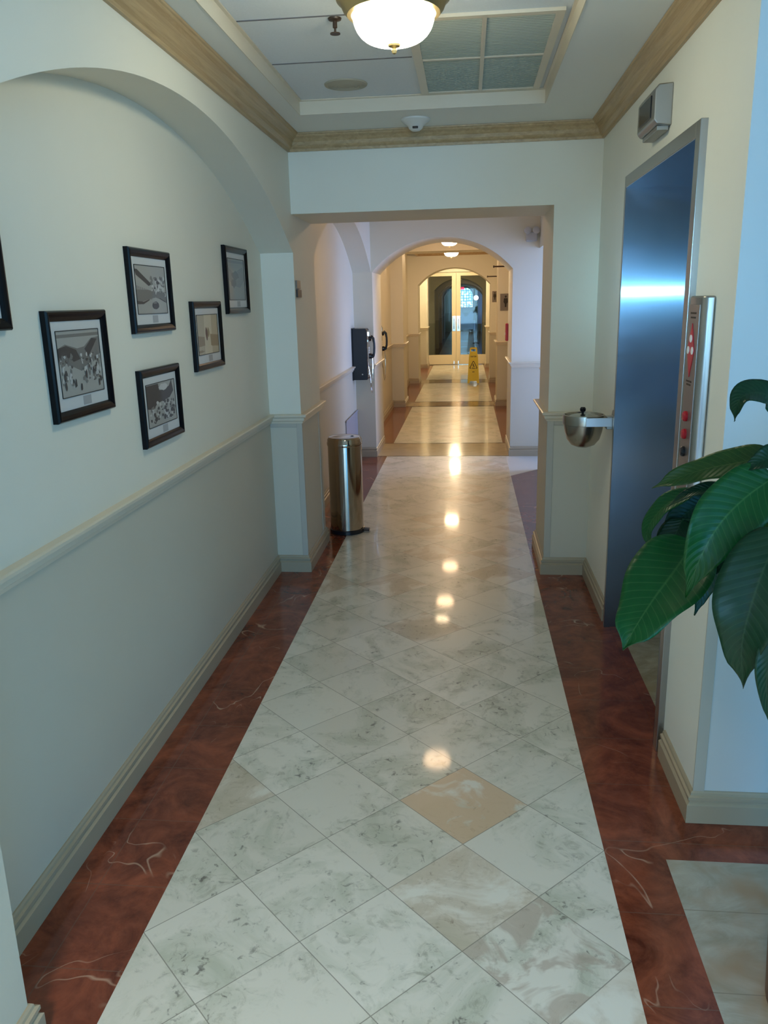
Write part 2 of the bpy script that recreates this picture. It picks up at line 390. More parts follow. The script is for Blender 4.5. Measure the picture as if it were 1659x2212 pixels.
# left wall: back wall, piers and arched niche heads
bm = B()
box(bm, XN - 0.2, XN, -7.2, -2.2, -0.05, 2.7); box(bm, XN - 0.2, XN, -0.8, 21.3, -0.05, 2.7)
box(bm, XN - 0.2, XN, -2.2, -0.8, -0.05, 0.3); box(bm, XN - 0.2, XN, -2.2, -0.8, 2.2, 2.7)
ys = [-7.2] + [y for n in NICHES for y in n] + [21.0]
for i in range(0, len(ys), 2): box(bm, XN - 0.02, XA, ys[i], ys[i + 1], 0, 2.7)
for (y0, y1) in NICHES:
    c, half = (y0 + y1) / 2, (y1 - y0) / 2; k = 40; r = 3.28 * (half / 1.6) ** 0.9
    pts = [(c - half + 2 * half * i / k) for i in range(k + 1)]
    zz = [max(arc_z(y - c, half, 2.323, r), 1.9) if y0 < 9 else 2.6 for y in pts]      # the far bays have plain pilasters
    for i in range(k):
        a, b = pts[i], pts[i + 1]
        quad(bm, [(XA, a, zz[i]), (XA, b, zz[i + 1]), (XA, b, 2.7), (XA, a, 2.7)])
        quad(bm, [(XA, a, zz[i]), (XN - 0.02, a, zz[i]), (XN - 0.02, b, zz[i + 1]), (XA, b, zz[i + 1])])
struct('wall_left', bm, M_wall)

# cross walls with flat or arched openings
def arch_wall(bm, x0, x1, xl, xr, y0, y1, apex=2.235, r=0.95):
    k = 36; c, half = (x0 + x1) / 2, (x1 - x0) / 2
    xs = [x0 + 2 * half * i / k for i in range(k + 1)]; zz = [arc_z(x - c, half, apex, r) for x in xs]
    for i in range(k):
        a, b = xs[i], xs[i + 1]
        for y in (y0, y1): quad(bm, [(a, y, zz[i]), (b, y, zz[i + 1]), (b, y, 2.7), (a, y, 2.7)])
        quad(bm, [(a, y0, zz[i]), (a, y1, zz[i]), (b, y1, zz[i + 1]), (b, y0, zz[i + 1])])
    if xl < x0: box(bm, xl, x0, y0, y1, 0, 2.7)
    if xr > x1: box(bm, x1, xr, y0, y1, 0, 2.7)
names = ['wall_portal', 'wall_arch', 'wall_beam', 'wall_arch_far', 'wall_pilasters']
for (y0, y1, kind, z), nm in zip(WALLS, names):
    bm = B()
    right = 2.2 if y0 in (8.45,) else XE + 0.01
    if kind == 'lintel':
        box(bm, XA, right, y0, y1, z, 2.7); box(bm, XP, right, y0, y1, 0, z)
    else:
        arch_wall(bm, XA + 0.012, XP - 0.01, XA, right, y0, y1)
    struct(nm, bm, M_wall)

# right wall: near pier, elevator surround, far pier, then the corridor wall beyond the portal
bm = B()
EY0, EY1, EZ = 2.735, 3.845, 2.083
box(bm, XE, 1.16, YC + 0.001, EY0, 0, 2.7); box(bm, XE, 1.16, EY1, YP, 0, 2.7); box(bm, XE, 1.16, EY0, EY1, EZ, 2.7)
box(bm, 1.16, 1.30, YC + 0.001, YP, 0, 2.7)
struct('wall_right', bm, M_wallw)
bm = B(); box(bm, XE + 0.0005, 6.2, YC, YC + 0.16, 0, 2.7); struct('wall_lobby', bm, mat('dimmed_lobby_paint', (0.62, 0.63, 0.61), 0.55))  # wall colour greyed and darkened to tone down the strong light here
bm = B()
box(bm, XE, XE + 0.15, 5.2, 7.74, 0, 2.7); box(bm, XE, XE + 0.15, 7.74, 8.45, 2.10, 2.7)
box(bm, XE + 0.15, 2.2, 7.60, 7.74, 0, 2.7)
box(bm, XE, XE + 0.15, 9.27, 21.3, 0, 2.7)
struct('wall_corridor', bm, M_wall)

# wall with the glass doors, and the corridor continuing behind it
DX0, DX1, DTOP = -1.13, 0.60, 2.30
bm = B()
box(bm, XN - 0.1, DX0, DOOR_Y - 0.06, DOOR_Y + 0.1, 0, 2.7); box(bm, DX1, XE + 0.1, DOOR_Y - 0.06, DOOR_Y + 0.1, 0, 2.7)
box(bm, DX0, DX1, DOOR_Y - 0.06, DOOR_Y + 0.1, DTOP, 2.7)
struct('wall_end', bm, M_wallp)
bm = B()
box(bm, XN - 0.2, XN, 21.1, 46, -0.05, 2.7)
arch_wall(bm, XA + 0.012, XP - 0.01, XN, XE + 0.05, 24.6, 25.3)
for y in (28.2, 31.8, 35.4): arch_wall(bm, XA + 0.012, 0.665, XN, XE + 0.05, y, y + 0.7)
box(bm, XE, XE + 0.15, 21.1, 33.0, 0, 2.7); box(bm, XE, XE + 0.15, 33.0, 42.0, 2.3, 2.7); box(bm, XE, XE + 0.15, 42.0, 46, 0, 2.7)
box(bm, XN - 0.2, 3.0, 43.2, 43.35, 0, 2.7); box(bm, 2.6, 2.75, 32.9, 43.2, 0, 2.7); box(bm, XE + .15, 2.75, 32.85, 33.0, 0, 2.7)
struct('wall_far', bm, M_wall)

# lobby shell behind the camera
bm = B()
box(bm, XN - 0.2, 0.4, -7.15, -7.0, 0, 0.2); box(bm, XN - 0.2, 6.2, -7.15, -7.0, 2.5, 2.7)
box(bm, XN - 0.2, -0.9, -7.15, -7.0, 0, 2.7); box(bm, 4.4, 6.2, -7.15, -7.0, 0, 2.7)
box(bm, 6.05, 6.2, -7.0, 2.4, 0, 0.5); box(bm, 6.05, 6.2, -7.0, 2.4, 2.5, 2.7); box(bm, 6.05, 6.2, 0.4, 2.4, 0, 2.7); box(bm, 6.05, 6.2, -7.0, -4.8, 0, 2.7)
struct('wall_back', bm, M_wallp)

# ceiling: soffit ring with the recessed tiled tray
TX0, TX1, TY0, TY1 = -0.815, 0.366, 0.4, 4.19
bm = B()
def slab(x0, x1, y0, y1, z0, z1, mi): box(bm, x0, x1, y0, y1, z0, z1, mi)
slab(XN, TX0, -7.2, YP + .1, ZS, 2.72, 0); slab(TX1, 6.2, -7.2, YP + .1, ZS, 2.72, 0)
slab(TX0, TX1, TY1, YP + .1, ZS, 2.72, 0); slab(TX0, TX1, -7.2, TY0, ZS, 2.72, 0)
slab(TX0, TX1, TY0, TY1, ZT, 2.72, 1)
for y in (3.58, 3.05, 2.52, 1.99): box(bm, TX0, -0.225, y - 0.004, y + 0.004, ZT - 0.002, ZT + 0.001, 2)
box(bm, -0.236, -0.228, TY0, 3.1, ZT - 0.002, ZT + 0.001, 2)
slab(XN, XE + .1, YP + .1, 21.0, ZT - 0.03, 2.72, 0); slab(XN, 3.0, 21.0, 46, ZT - 0.03, 2.72, 0)
slab(XE + .1, 2.3, 7.5, 9.3, 2.4, 2.72, 0)
struct('ceiling', bm, [M_soffit, M_tile, M_dark])
# tray edge angle
bm = B()
prof = [(0, ZT - 0.001), (0.014, ZT - 0.001), (0.014, ZT - 0.006), (0.003, ZT - 0.008), (0.003, ZS - 0.002), (0, ZS - 0.002)]
sweep(bm, [(TX0, TY0), (TX0, TY1), (TX1, TY1), (TX1, TY0)], prof, 1, True); struct('trim_1', bm, M_trim)

# oak crown moulding of the near bay
crown = [(0, 2.424), (0.012, 2.424), (0.015, 2.436), (0.026, 2.444), (0.031, 2.452), (0.036, 2.468), (0.048, 2.484), (0.062, 2.492), (0.066, 2.500), (0.072, 2.502), (0.074, ZS - 0.001), (0, ZS - 0.001)]
bm = B(); sweep(bm, [(XA, -6.9), (XA, YP), (XE, YP), (XE, YC), (6.0, YC)], crown, 1); struct('trim_2', bm, M_oak)
# plain crowns in the corridor bays
for i, (a, b) in enumerate([(5.25, 8.45), (9.27, 12.62), (13.24, 16.3), (17.0, 20.0)]):
    bm = B(); sweep(bm, [(XA, a), (XA, b), (XE, b), (XE, a)], [(d, z + 0.035) for d, z in crown], 1, True); struct('trim_%d' % (3 + i), bm, M_oak)

# chair rails and baseboards
rail = [(0, RZ0), (0.008, RZ0), (0.012, RZ0 + 0.012), (0.020, RZ0 + 0.018), (0.022, RZ0 + 0.034), (0.034, RZ0 + 0.040), (0.036, RZ1 - 0.004), (0.030, RZ1), (0, RZ1)]
base = [(0, 0), (0.022, 0), (0.022, BZ - 0.042), (0.013, BZ - 0.036), (0.013, BZ - 0.030), (0.018, BZ - 0.026), (0.018, BZ - 0.016), (0.010, BZ - 0.013), (0.009, BZ - 0.005), (0.005, BZ), (0, BZ)]
left_path = [(XA, -6.9)]
for (y0, y1) in NICHES: left_path += [(XA, y0), (XN, y0), (XN, y1), (XA, y1)]
left_path += [(XA, 20.9)]
bm = B(); sweep(bm, left_path, rail, 1); struct('trim_7', bm, M_trim)
bm = B(); sweep(bm, left_path, base, 1); struct('baseboard_left', bm, M_base)
right_paths = [[(XE, YP), (XP, YP), (XP, 5.25), (XE, 5.25), (XE, 7.74)],
               [(2.0, 8.45), (XP, 8.45), (XP, 9.27), (XE, 9.27), (XE, 12.62), (XP, 12.62), (XP, 13.24), (XE, 13.24), (XE, 16.3), (XP, 16.3), (XP, 17.0), (XE, 17.0), (XE, 20.0), (XP, 20.0), (XP, 20.6), (XE, 20.6), (XE, 20.9)],
               [(5.9, YC), (XE - 0.0, YC)]]
for i, pth in enumerate(right_paths):
    bm = B(); sweep(bm, pth, rail, -1); struct('trim_%d' % (8 + i), bm, M_trim)
for i, (pth, nm) in enumerate(zip([[(XE, 3.92), (XE, YP)] + right_paths[0][1:], right_paths[1], [(5.9, YC), (XE, YC), (XE, 2.66)]], ['right', 'corridor', 'lobby'])):
    bm = B(); sweep(bm, pth, base, 1 if False else -1); struct('baseboard_' + nm, bm, M_base)

# wainscot corner boards below the rail on the pillars
def corner_board(n, boxes):
    bm = B()
    for b in boxes: box(bm, *b)
    struct('trim_%d' % n, bm, M_panel, bevel=0.0015)
corner_board(11, [(XA - 0.030, XA + 0.004, YP - 0.006, YP + 0.02, BZ, RZ0), (XN, XA - 0.03, YP - 0.006, YP, RZ0 - 0.022, RZ0)])
corner_board(12, [(XP - 0.004, XP + 0.034, YP - 0.006, YP + 0.02, BZ, RZ0), (XP + 0.034, XE, YP - 0.006, YP, RZ0 - 0.022, RZ0)])
corner_board(13, [(XE - 0.003, XE + 0.032, YC - 0.006, YC + 0.0, BZ, RZ0), (XE + 0.032, 5.8, YC - 0.006, YC, RZ0 - 0.03, RZ0)])
corner_board(14, [(XA, XA + 0.004, YP + 0.54, YP + 0.585, BZ, RZ0)])

# window at the far end
bm = B(); k = 24; wx0, wx1 = -0.50, 0.285
pts = [(wx0, 1.245), (wx1, 1.245)] + [(((wx0 + wx1) / 2) + (wx1 - wx0) / 2 * math.cos(pi * i / k), 1.80 + 0.42 * math.sin(pi * i / k)) for i in range(k + 1)]
prism(bm, pts, 43.14, 43.19, 'xz'); struct('window_1', bm, M_stained)
bm = B()
fr = [(1, 0)]
inner = pts; cx, cz = (wx0 + wx1) / 2, 1.65
outer = [(cx + (a - cx) * 1.12, cz + (b - cz) * 1.10) for a, b in pts]
for i in range(len(pts)):
    j = (i + 1) % len(pts)
    for y in (43.10, 43.2): quad(bm, [(inner[i][0], y, inner[i][1]), (inner[j][0], y, inner[j][1]), (outer[j][0], y, outer[j][1]), (outer[i][0], y, outer[i][1])])
    quad(bm, [(inner[i][0], 43.1, inner[i][1]), (inner[j][0], 43.1, inner[j][1]), (inner[j][0], 43.2, inner[j][1]), (inner[i][0], 43.2, inner[i][1])])
    quad(bm, [(outer[i][0], 43.1, outer[i][1]), (outer[j][0], 43.1, outer[j][1]), (outer[j][0], 43.2, outer[j][1]), (outer[i][0], 43.2, outer[i][1])])
struct('window_1_frame', bm, M_brown)
# glazed openings of the lobby behind the camera and of the window added in the left wall
def glazing(name, axis, p, a0, a1, z0, z1, n):
    bm = B()
    for i in range(n + 1):
        a = a0 + (a1 - a0) * i / n
        if axis == 'y': box(bm, a - 0.025, a + 0.025, p - 0.03, p + 0.03, z0, z1)
        else: box(bm, p - 0.03, p + 0.03, a - 0.025, a + 0.025, z0, z1)
    for z in (z0, z1):
        if axis == 'y': box(bm, a0, a1, p - 0.03, p + 0.03, z - 0.03, z + 0.03)
        else: box(bm, p - 0.03, p + 0.03, a0, a1, z - 0.03, z + 0.03)
    struct(name, bm, M_door)
glazing('window_2', 'y', -7.07, -0.9, 4.4, 0.15, 2.5, 4)
glazing('added_left_window', 'x', XN - 0.06, -2.2, -0.8, 0.3, 2.2, 1)  # window added out of view for the light on the elevator jamb
glazing('window_3', 'x', 6.12, -4.8, 0.4, 0.5, 2.5, 4)

# ------------------------------------------------------------------ glass double doors
def leaf_door(x0, x1, meet_left, label):
    d = thing('glass_door', label, 'door', ((x0 + x1) / 2, DOOR_Y, 0), 'pair of glass doors closing the corridor')
    c = (x0 + x1) / 2; h0, h1, T = 0.012, DTOP - 0.01, 0.022
    st = 0.108; bm = B()
    box(bm, x0 - c, x0 - c + st, -T, T, h0, h1); box(bm, x1 - c - st, x1 - c, -T, T, h0, h1)
    box(bm, x0 - c + st, x1 - c - st, -T, T, h0, 0.255); box(bm, x0 - c + st, x1 - c - st, -T, T, 2.205, h1)
    new('door_frame', bm, M_door, d, bevel=0.002)
    new('glass_pane', bx(x0 - c + st - 0.005, x1 - c - st + 0.005, -0.004, 0.004, 0.25, 2.21), M_glass, d)
    e = (x0 - c + 0.012) if meet_left else (x1 - c - 0.096)
    new('push_plate', bx(e, e + 0.084, -T - 0.004, -T + 0.001, 0.85, 1.22), M_chrome, d, bevel=0.001)
    hb = B(); hx = e + 0.042
    tube(hb, [(hx, -T - 0.003, 1.16), (hx, -T - 0.05, 1.15), (hx, -T - 0.052, 0.92), (hx, -T - 0.003, 0.91)], 0.009); new('pull_handle', hb, M_chrome, d, smooth=True)
    new('floor_bolt', bx(hx - 0.012, hx + 0.012, -T - 0.014, -T + 0.001, 0.02, 0.10), M_chrome, d, bevel=0.001)
    return d
leaf_door(DX0 + 0.01, -0.276, False, 'left leaf of the cream framed glass double door at the corridor end')
leaf_door(-0.272, DX1 - 0.01, True, 'right leaf of the cream framed glass double door, behind the yellow floor sign')

# ------------------------------------------------------------------ elevator
el = thing('elevator_entrance', 'stainless steel elevator entrance set into the right wall', 'elevator', (XE, (EY0 + EY1) / 2, 0))
yc = (EY0 + EY1) / 2; h0 = EY0 - yc; h1 = EY1 - yc
bm = B(); box(bm, -0.022, 0.004, h0 - 0.05, h0, 0.0, EZ + 0.046); box(bm, -0.022, 0.004, h1, h1 + 0.028, 0.0, EZ + 0.046)
box(bm, -0.022, 0.004, h0, h1, EZ, EZ + 0.046)
new('door_frame', bm, M_frame, el, bevel=0.002)
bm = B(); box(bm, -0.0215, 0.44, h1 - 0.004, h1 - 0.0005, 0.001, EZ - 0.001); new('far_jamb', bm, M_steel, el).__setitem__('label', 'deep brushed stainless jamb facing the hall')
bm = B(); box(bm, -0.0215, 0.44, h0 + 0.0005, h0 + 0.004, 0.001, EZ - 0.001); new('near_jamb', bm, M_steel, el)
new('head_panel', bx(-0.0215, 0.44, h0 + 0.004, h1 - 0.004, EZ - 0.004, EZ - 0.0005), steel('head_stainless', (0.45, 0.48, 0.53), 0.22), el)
new('sill', bx(0.005, 0.05, h0 + 0.004, h1 - 0.004, 0.0005, 0.004), M_red, el)
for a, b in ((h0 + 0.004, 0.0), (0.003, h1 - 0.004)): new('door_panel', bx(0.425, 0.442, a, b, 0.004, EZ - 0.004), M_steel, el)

ind = thing('floor_indicator', 'stainless floor indicator box above the elevator', 'indicator', (XE, 3.30, 2.20))
bm = B(); prism(bm, [(0, 0.0), (-0.050, 0.006), (-0.062, 0.020), (-0.062, 0.118), (-0.050, 0.135), (0, 0.138)], -0.145, 0.145, 'xz'); new('housing', bm, M_frame, ind, bevel=0.004)
new('display', bx(-0.066, -0.061, -0.095, 0.10, 0.035, 0.108), M_blackp, ind, bevel=0.001)
new('lower_lip', bx(-0.045, -0.004, -0.12, 0.12, -0.012, 0.004), M_frame, ind, bevel=0.002)

hs = thing('call_station', 'stainless elevator call station with a red diamond beside the door', 'call panel', (XE, 2.54, 0.80))
bm = B(); prof = [(0, -0.076), (-0.018, -0.075), (-0.030, -0.068), (-0.036, -0.056), (-0.036, 0.062), (-0.030, 0.072), (0, 0.074)]
prism(bm, prof, 0.0, 0.815, 'xy'); new('housing', bm, M_frame, hs, bevel=0.006, smooth=True)
new('face_plate', bx(-0.0385, -0.035, -0.052, 0.058, 0.03, 0.79), mat('satin_plate', (0.30, 0.27, 0.25), 0.35, 0.8), hs, bevel=0.001)
bm = B(); prism(bm, [(0.008, 0.735), (-0.030, 0.655), (0.008, 0.575), (0.046, 0.655)], -0.0405, -0.038, 'yz'); dm = new('red_diamond', bm, M_redp, hs)
for (yy, zz) in ((0.008, 0.690), (-0.014, 0.655), (0.030, 0.655)):
    bm = B(); lathe(bm, [(0.0115, -0.0425), (0.0115, -0.0402)], (0, yy, zz), 20, 'X'); dot = new('white_disc', bm, M_white, dm, smooth=True)
def text(body, size, mtl, parent, loc, rot, name='lettering', depth=0.0005):
    c = bpy.data.curves.new(name, 'FONT'); c.body = body; c.size = size; c.align_x = 'CENTER'; c.align_y = 'CENTER'; c.extrude = depth
    o = bpy.data.objects.new(name, c); COL.objects.link(o)
    dg = bpy.context.evaluated_depsgraph_get(); me = bpy.data.meshes.new_from_object(o.evaluated_get(dg))
    bpy.data.objects.remove(o); me.materials.clear(); me.materials.append(mtl)
    o = bpy.data.objects.new(name, me); COL.objects.link(o); o.parent = parent; o.location = loc; o.rotation_euler = rot
    return o
RF = (pi / 2, 0, -pi / 2)     # lettering facing -x
for w, z in [(0.06, 0.765), (0.05, 0.752), (0.056, 0.562), (0.045, 0.552)]:
    new('notice_line', bx(-0.0395, -0.0383, 0.008 - w / 2, 0.008 + w / 2, z - 0.0025, z + 0.0025), M_ink, hs)
for z, mm, nm in ((0.455, M_redlit, 'red_button'), (0.400, M_redlit, 'red_key_switch'), (0.345, M_blackp, 'black_key_switch'), (0.255, M_chrome, 'call_button'), (0.205, M_chrome, 'call_button')):
    bm = B(); lathe(bm, [(0.016, -0.038), (0.016, -0.0455), (0.012, -0.050), (0.0001, -0.051)], (0, 0.004, z), 20, 'X'); new(nm, bm, mm, hs, smooth=True)

# wall ashtray beside the elevator
ash = thing('wall_ashtray', 'round steel ashtray bowl hung by a strap from the wall beside the elevator', 'ashtray', (0.578, 4.02, 0.893))
bm = B(); lathe(bm, [(0.0, 0.0), (0.030, 0.002), (0.058, 0.014), (0.080, 0.042), (0.091, 0.080), (0.096, 0.115)], seg=48); new('bowl', bm, M_ash, ash, smooth=True)
bm = B(); lathe(bm, [(0.096, 0.115), (0.101, 0.117), (0.103, 0.140), (0.101, 0.163), (0.094, 0.165), (0.090, 0.150), (0.0, 0.150)], seg=48); new('rim_band', bm, M_ash, ash, smooth=True)
bm = B(); lathe(bm, [(0.088, 0.151), (0.06, 0.162), (0.02, 0.168), (0.0, 0.169)], seg=40); new('lid', bm, M_ash, ash, smooth=True)
bm = B(); lathe(bm, [(0.006, 0.166), (0.006, 0.176), (0.013, 0.180), (0.015, 0.192), (0.010, 0.200), (0.0, 0.201)], (-0.006, 0, 0), seg=20); new('knob', bm, M_blackp, ash, smooth=True)
new('wall_strap', bx(-0.004, 0.128, -0.112, -0.100, 0.118, 0.160), M_strap, ash, bevel=0.001)
bm = B(); lathe(bm, [(0.040, 0.128), (0.040, 0.1385)], (0, -0.075, 0.155), 28, 'X'); new('wall_plate', bm, M_frame, ash, smooth=True)
new('wall_bracket', bx(0.095, 0.137, -0.108, -0.045, 0.105, 0.166), M_frame, ash, bevel=0.002)

# ------------------------------------------------------------------ pictures
INK = dict(paper=ink('print_paper', (0.35, 0.34, 0.31)), mid=ink('print_midtone', (0.17, 0.162, 0.15)), dark=ink('print_dark', (0.055, 0.05, 0.05)), light=ink('print_light', (0.50, 0.49, 0.47)))
INKB = dict(paper=ink('sepia_paper', (0.46, 0.38, 0.26)), mid=ink('sepia_midtone', (0.30, 0.22, 0.13)), dark=ink('sepia_dark', (0.12, 0.06, 0.05)), light=ink('sepia_painted_glare', (0.60, 0.52, 0.38)))
INKC = dict(paper=ink('faded_paper', (0.30, 0.34, 0.34)), mid=ink('faded_midtone', (0.23, 0.28, 0.30)), dark=ink('faded_dark', (0.17, 0.21, 0.23)), light=ink('faded_light', (0.36, 0.40, 0.41)))
M_cap = ink('caption_card', (0.34, 0.34, 0.34))
def blob(cx, cy, rx, ry, n=10, j=0.25, seed=0):
    rr = random.Random(seed); return [(cx + rx * (1 + rr.uniform(-j, j)) * math.cos(2 * pi * i / n), cy + ry * (1 + rr.uniform(-j, j)) * math.sin(2 * pi * i / n)) for i in range(n)]
def scene_street(rr):
    S = [('mid', [(0, .95), (1, .95), (1, .90), (0, .90)])]
    S += [('mid', [(0, .74), (.18, .80), (.45, .72), (.62, .74), (.8, .86), (1, .88), (1, .60), (.8, .52), (.62, .42), (.5, .36), (.3, .45), (0, .55)])]
    S += [('dark', [(0, .74), (.2, .78), (.42, .70), (.5, .55), (.34, .52), (.2, .60), (0, .56)]), ('dark', [(.62, .70), (.82, .86), (.95, .84), (.86, .74), (.70, .58)])]
    for i in range(150):
        x = rr.choice([rr.uniform(.02, .30), rr.uniform(.52, .98), rr.uniform(.52, .98)]); y = rr.uniform(.18, .62)
        S.append((rr.choice(['dark', 'mid', 'light', 'mid']), blob(x, y, rr.uniform(.012, .03), rr.uniform(.02, .045), 7, .3, i)))
    for x, y in ((.45, .12), (.60, .30), (.33, .18), (.9, .13), (.1, .16), (.1, .30)): S.append(('dark', blob(x, y, .025, .07, 8, .3, int(x * 99))))
    return S
def scene_plaza(rr):
    S = [('dark', [(0, .92), (.08, .92), (.52, .62), (.42, .58), (.04, .80)]), ('mid', [(0, .36), (.0, .22), (.3, .28), (.62, .34), (1, .24), (1, .46), (.7, .44), (.4, .5), (0, .5)])]
    for i in range(9):
        x = .03 + i * .055; S.append(('mid', [(x, .58 - i * .012), (x + .025, .58 - i * .012), (x + .025, .30), (x, .28)]))
    for i in range(70): S.append((rr.choice(['mid', 'mid', 'dark', 'light']), blob(rr.uniform(.5, .98), rr.uniform(.36, .78), rr.uniform(.015, .05), rr.uniform(.02, .05), 8, .35, i)))
    S += [('dark', [(.0, .27), (.2, .25), (.4, .3), (.4, .28), (.2, .2), (0, .2)]), ('dark', [(.75, .33), (.98, .24), (.98, .22), (.75, .31)])]
    S += [('dark', blob(.60, .17, .115, .085, 14, .06, 3)), ('mid', blob(.58, .225, .07, .02, 10, .1, 5))]
    return S
def scene_crowd(rr):
    S = [('dark', [(0, .98), (.42, .98), (.45, .82), (.6, .80), (.8, .86), (.9, 1), (.95, .72), (.8, .58), (.6, .55), (.35, .52), (.2, .40), (0, .45)]), ('light', blob(.60, .88, .16, .08, 12, .2, 9))]
    for i in range(75): S.append((rr.choice(['dark', 'mid', 'light', 'dark']), blob(rr.uniform(.08, .95), rr.uniform(.10, .55), rr.uniform(.02, .045), rr.uniform(.03, .05), 7, .3, i + 50)))
    for x in (.25, .57, .86): S.append(('dark', blob(x, .15 + .1 * (x > .8), .06, .06, 8, .35, int(x * 77))))
    return S
def scene_sepia(rr):
    S = [('light', [(.35, 1), (.7, 1), (.66, .0), (.3, .0)]), ('mid', [(0, .48), (.32, .44), (.32, .22), (0, .2)]), ('mid', [(.6, .5), (1, .46), (1, .16), (.62, .2)])]  # pale full-height band: glass reflection painted into the print
    S += [('dark', blob(.43, .52, .055, .16, 10, .2, 4)), ('mid', blob(.52, .55, .05, .12, 10, .2, 6)), ('mid', blob(.8, .22, .2, .05, 10, .3, 8)), ('mid', blob(.12, .08, .15, .03, 10, .3, 2))]
    return S
def scene_faded(rr):
    S = [('mid', [(0, .96), (1, .96), (1, .90), (0, .90)]), ('mid', [(0, .8), (.3, .66), (.5, .7), (.9, .82), (1, .5), (.7, .3), (.3, .34), (0, .5)]), ('dark', blob(.45, .6, .22, .1, 12, .3, 3)), ('dark', blob(.3, .4, .15, .1, 12, .3, 5))]
    return S
def picture(y0, y1, z0, z1, label, inks, fn, seed, cut=0.05):
    w, h = y1 - y0, z1 - z0; t = thing('framed_picture', label, 'picture', (XN, (y0 + y1) / 2, z0), 'framed prints on the niche wall')
    b = 0.030; X = 0.022
    bm = B()
    pf = [(0.0, 0.0005), (0.0, X - 0.006), (0.004, X - 0.001), (0.010, X), (0.018, X - 0.003), (b - 0.006, X - 0.006), (b, X - 0.010), (b, 0.0005)]
    rings = [[bm.verts.new((xx, sy * (w / 2 - d), h / 2 + sz * (h / 2 - d))) for sy, sz in ((-1, -1), (1, -1), (1, 1), (-1, 1))] for d, xx in pf]
    for ra_, rb_ in zip(rings, rings[1:] + rings[:1]):
        for k in range(4): bm.faces.new((ra_[k], ra_[(k + 1) % 4], rb_[(k + 1) % 4], rb_[k]))
    new('frame', bm, M_lacq, t)
    new('mount', bx(0.001, 0.010, -w / 2 + b - .003, w / 2 - b + .003, b - .003, h - b + .003), M_mat, t)
    px0, px1, pz0, pz1 = -w / 2 + b + 0.024, w / 2 - b - 0.024, b + 0.038, h - b - 0.028
    bm = B(); rr = random.Random(seed); keys = ['paper', 'mid', 'dark', 'light', 'line']
    box(bm, 0.010, 0.0106, px0, px1, pz0, pz1, 0)
    L = 0
    for key, poly in fn(rr):
        pts = [(min(max(a, 0), 1), min(max(c, 0), 1)) for a, c in poly]
        L += 1
        f = bm.faces.new([bm.verts.new((0.0107 + L * 0.000008, px0 + (px1 - px0) * a, pz0 + (pz1 - pz0) * c)) for a, c in pts]); f.material_index = keys.index(key)
    for (a, c, d, e) in ((px0, px1, pz0 - .002, pz0), (px0, px1, pz1, pz1 + .002), (px0 - .001, px0, pz0, pz1), (px1, px1 + .001, pz0, pz1)): box(bm, 0.010, 0.0125, a, c, d, e, 4)
    new('print', bm, [inks[k] for k in keys[:4]] + [M_ink], t)
    new('caption', bx(0.010, 0.0105, -0.010, 0.042, b + 0.004, b + 0.031), M_cap, t)
    return t
picture(1.588, 1.980, 1.572, 1.852, 'black framed print cut off at the edge, nearest the camera', INK, scene_street, 5)
picture(2.150, 2.528, 1.303, 1.617, 'black framed print of a street market with dark hills, largest in view', INK, scene_street, 1)
picture(2.757, 3.152, 1.530, 1.824, 'black framed print of an arcade with a slanting dark roof', INK, scene_plaza, 2)
picture(2.755, 3.151, 1.120, 1.402, 'black framed print of a dark crowd, lowest, just above the rail', INK, scene_crowd, 3)
picture(3.378, 3.777, 1.344, 1.640, 'black framed sepia print with a painted-in pale reflection, second from the pillar', INKB, scene_sepia, 4)
picture(3.903, 4.300, 1.579, 1.901, 'black framed faded blue grey print, closest to the pillar', INKC, scene_faded, 6)

# ------------------------------------------------------------------ ceiling fixtures
def ceiling_light(x, y, ztop, glassm, label, s=1.0, seg=64, group='dome ceiling lights along the corridor'):
    t = thing('ceiling_light', label, 'ceiling light', (x, y, ztop), group)
    q = lambda prof: [(r * s, z * s) for r, z in prof]
    bm = B(); lathe(bm, q([(0.150, -0.0005), (0.178, -0.012), (0.184, -0.036), (0.178, -0.052), (0.174, -0.070), (0.162, -0.080), (0.154, -0.098), (0.142, -0.112), (0.129, -0.114), (0.124, -0.104), (0.0, -0.100)]), seg=64); new('canopy', bm, M_brass, t, smooth=True)
    bm = B(); pr = [(0.124, -0.099)] + [(0.124 * math.cos(a) ** 0.62, -0.112 - 0.082 * math.sin(a)) for a in [i * pi / 2 / 12 for i in range(12)]] + [(0.004, -0.194)]
    lathe(bm, q(pr), seg=96, ribs=1, ribamp=0.006); new('glass_bowl', bm, glassm, t, smooth=True)
    bm = B(); lathe(bm, q([(0.0, -0.188), (0.020, -0.194), (0.018, -0.199), (0.006, -0.203), (0.009, -0.210), (0.006, -0.218), (0.0, -0.221)]), seg=20); new('finial', bm, M_brass, t, smooth=True)
    return t
CL = ZT - 0.03
ceiling_light(-0.225, 2.72, ZT, M_lamp1, 'large lit dome ceiling light with brass rim beside the air filter grille', 1.0)
ceiling_light(-0.26, 6.45, CL, M_lamp2, 'dome ceiling light hidden above the flat portal, second from the camera', 0.95)
ceiling_light(-0.31, 9.62, CL, M_lamp3, 'dome ceiling light just behind the first arch top', 0.95)
ceiling_light(-0.29, 10.4, CL, M_lamp2, 'lit ceiling light peeking below the first arch top', 0.95)
ceiling_light(-0.25, 11.9, CL, M_lamp2, 'lit ceiling light just in front of the flat beam', 0.95)
ceiling_light(-0.275, 14.6, CL, M_lamp, 'lit dome ceiling light hanging in view below the flat beam', 1.0)
ceiling_light(-0.29, 19.7, CL, M_lamp5, 'lit ceiling light glaring above the glass doors', 0.95)
